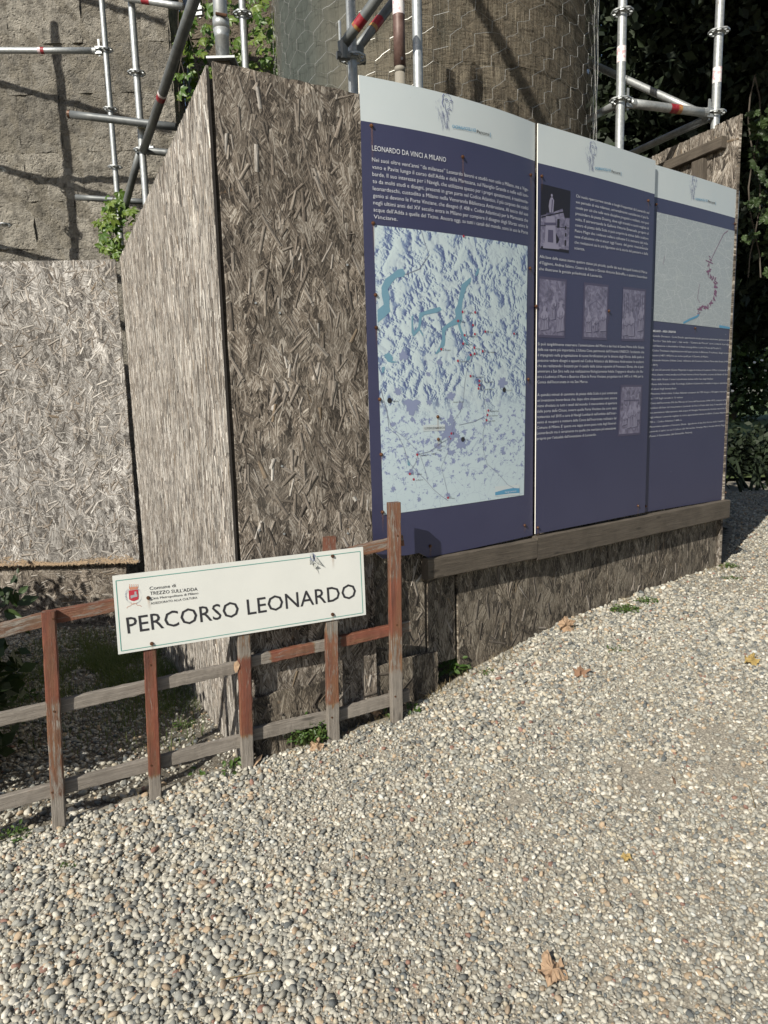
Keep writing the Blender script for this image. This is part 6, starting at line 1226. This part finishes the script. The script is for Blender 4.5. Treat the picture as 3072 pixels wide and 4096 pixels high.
def ground_at(u, v, soil=False):
    z = .2
    for _ in range(40):
        P = on_z(u, v, z); z = .5 * z + .5 * float((zsoil if soil else zpath)(P[0], P[1]))
    return on_z(u, v, z)
def weed(label, u, v, rad, h_, n, size, soil=False, mat=None, kind='oval', y_off=0.0):
    P = ground_at(u, v, soil); P = P + np.array([0, y_off, 0]); W = thing('weed', label, 'weed', P); r = random.Random(int(u + v)); m = MB(); ms = MB()
    for k in range(n):
        a = r.uniform(0, 6.28); q_ = rad * sqrt(r.random()); hh = h_ * r.uniform(.25, 1) * (1 - .5 * q_ / rad); base = P + np.array([cos(a) * q_ * .6, sin(a) * q_ * .4, 0]); c_ = P + np.array([cos(a) * q_, sin(a) * q_ * .7, hh]); polytube(ms, [base, (base + c_) / 2 + np.array([0, 0, .006]), c_], .0008, 3)
        v_, f_ = leaf_verts(kind, size * r.uniform(.6, 1.3), r); z = unit([r.gauss(0, .5), r.gauss(-.3, .5), 1]); ro = r.uniform(0, 6.28); x = np.array([cos(ro), sin(ro), 0]); x = unit(x - z * (x @ z)); y = np.cross(z, x); m.add([c_ + x * p[0] + y * p[1] + z * p[2] for p in v_], f_, c=[(r.random(),) * 3] * len(v_))
    o = mesh_obj('leaves', m.v, m.f, mat or M_weed, None, False, None, None, None, m.c); adopt(o, W); ms.build('stems', M_grass, W); return W
weed('low clover patch against the hoarding foot under panel two', 2500, 2448, .085, .05, 190, .016); weed('right-hand half of the clover patch by the hoarding foot', 2590, 2412, .075, .04, 120, .015)
weed('small weed at the right end of the hoarding', 2912, 2272, .07, .045, 70, .016); weed('tiny weed in front of the hoarding end', 2930, 2318, .06, .02, 45, .014)
weed('dark leafy weed in the gap under the short hanging board', 1822, 2712, .07, .12, 60, .040, y_off=.05); weed('bushy dark green weed at the foot of the fourth post', 1235, 2965, .115, .15, 430, .019, y_off=.0)
weed('ivy-like sprig climbing the fence right of the bushy weed', 1292, 2905, .03, .16, 70, .017, y_off=.02); weed('pair of round green leaves between rail and last post', 1545, 2872, .02, .05, 4, .034, kind='oval'); weed('small green leaves right of the last post', 1640, 2848, .05, .03, 14, .022)
weed('green leaves at the foot of the third post', 930, 3085, .05, .05, 16, .030); weed('yellowish small leaf cluster left of the third post', 800, 3090, .04, .03, 8, .026)
weed('sparse weed among pebbles below the clover', 2470, 2600, .06, .018, 26, .013); weed('thin weed on the gravel left of the clover patch', 1950, 2695, .035, .03, 24, .014); weed('small weed at the left edge in front of the fence', 55, 3350, .07, .05, 50, .020)
weed('faint sprig among foreground pebbles', 300, 3460, .05, .014, 18, .012); weed('leafy weeds behind the fence between second and third post', 760, 2900, .09, .03, 60, .018, True); weed('broad low weed behind the fence near the first post', 70, 2800, .12, .06, 40, .045, True); weed('low weed patch behind the fence by the receding board', 660, 2830, .10, .03, 60, .016, True)
# fallen leaves
def dry(label, u, v, s_, kind, nrm, roll, tone, lift=.010, P=None, mat=None, curl=.3):
    P = ground_at(u, v) + np.array([0, 0, lift]) if P is None else P; v_, f_ = leaf_verts(kind, 1.0, random.Random(int(u))); v_ = [(x * (1 - .2 * abs(x)), y - .45, z + curl * (x * x + (y - .45) ** 2) + .07 * sin(8 * x + 3 * y) + .05 * cos(11 * y - 5 * x)) for x, y, z in v_]
    v2 = v_ + [(x, y, z - .012) for x, y, z in v_]; k = len(v_); f2 = f_ + [tuple(reversed([i + k for i in q_])) for q_ in f_]
    m = mesh_obj('dry_leaf', v2, f2, mat or M_dry, None, False, cattr=np.tile((tone,) * 3, (len(v2), 1))); z = unit(nrm); x = np.array([cos(roll), sin(roll), 0.0]); x = unit(x - z * (x @ z)); y = np.cross(z, x)
    m.matrix_world = Matrix(((x[0] * s_, y[0] * s_, z[0] * s_, P[0]), (x[1] * s_, y[1] * s_, z[1] * s_, P[1]), (x[2] * s_, y[2] * s_, z[2] * s_, P[2]), (0, 0, 0, 1))); return tag(m, label, 'dry leaf')
for lb_, u_, v_, l_, a_ in (('thin pale straw stalk lying on the foreground gravel left of the middle', 1000, 3930, .16, .1), ('short bent twig on the gravel below the hoarding', 2120, 2745, .10, .7), ('thin dry twig on the gravel at the right edge', 3010, 3210, .13, 1.2)):
    P = ground_at(u_, v_) + np.array([0, 0, .018]); m = MB(); d_ = np.array([cos(a_), sin(a_), 0]); polytube(m, [P - d_ * l_ / 2, P - d_ * l_ * .1 + np.array([0, .004, .004]), P + d_ * l_ * .25 + np.array([.0, .010, .003]), P + d_ * l_ / 2 + np.array([0, .012, 0])], .0014, 5); tag(m.build('twig', M_straw), lb_, 'twig')
M_yel = mat_leaf('yellow_leaf', (.34, .24, .08), (.42, .31, .13), .8, .1)
dry('large curled brown dry leaf on the foreground gravel', 2210, 3900, .085, 'lobed', (-.05, -.12, 1), 2.9, .8, .014, curl=.15)
dry('upright pale brown dry leaf at the hoarding foot', 2265, 2528, .10, 'lobed', (.2, -1, .35), .2, .8, .035); dry('flat russet dry leaf on the gravel below the hoarding', 2325, 2702, .085, 'lobed', (.1, -.2, 1), 1.0, .0, .014)
dry('yellow leaf on the gravel at the right edge', 3005, 2658, .07, 'lobed', (.0, -.4, 1), 2.0, .2, .02, mat=M_yel); dry('pale crumpled dry leaf beside the foot of the last post', 1508, 2862, .06, 'lobed', (-.1, -.8, .8), .6, .9, .020)
dry('pale dry leaf in front of the bushy weed', 1266, 3000, .065, 'lobed', (.1, -.8, .8), 2.2, 1.0, .018); dry('lance-shaped tan dry leaf right of the third post', 1030, 3058, .075, 'lance', (.1, -.6, 1), 2.5, .9, .016)
dry('small yellow leaf in the middle of the gravel', 2505, 3446, .035, 'lobed', (.1, -.2, 1), .2, .5, .014, mat=M_yel); dry('small dark brown leaf standing on the gravel', 2693, 3142, .035, 'oval', (.7, -.6, .3), 1.3, .0, .02); dry('small russet leaf scrap on the foreground gravel', 1870, 3385, .03, 'oval', (.1, -.3, 1), 1.9, .2, .012)
dry('tan lance-shaped leaf caught on the middle rail beside the third post', 945, 2650, .058, 'oval', (-.5, -1, .1), 1.4, .7, 0, P=fp(946, 2660, .02) + FN3 * .012)
dry('dry leaf on the soil at the foot of the first post', 215, 3300, .05, 'lance', (.1, -.5, 1), 3.3, .4, .014)
print('objects', len(bpy.data.objects), 'tris', sum(len(p.vertices) - 2 for o in scene.objects if o.type == 'MESH' for p in o.data.polygons if len(o.data.polygons) < 200000))
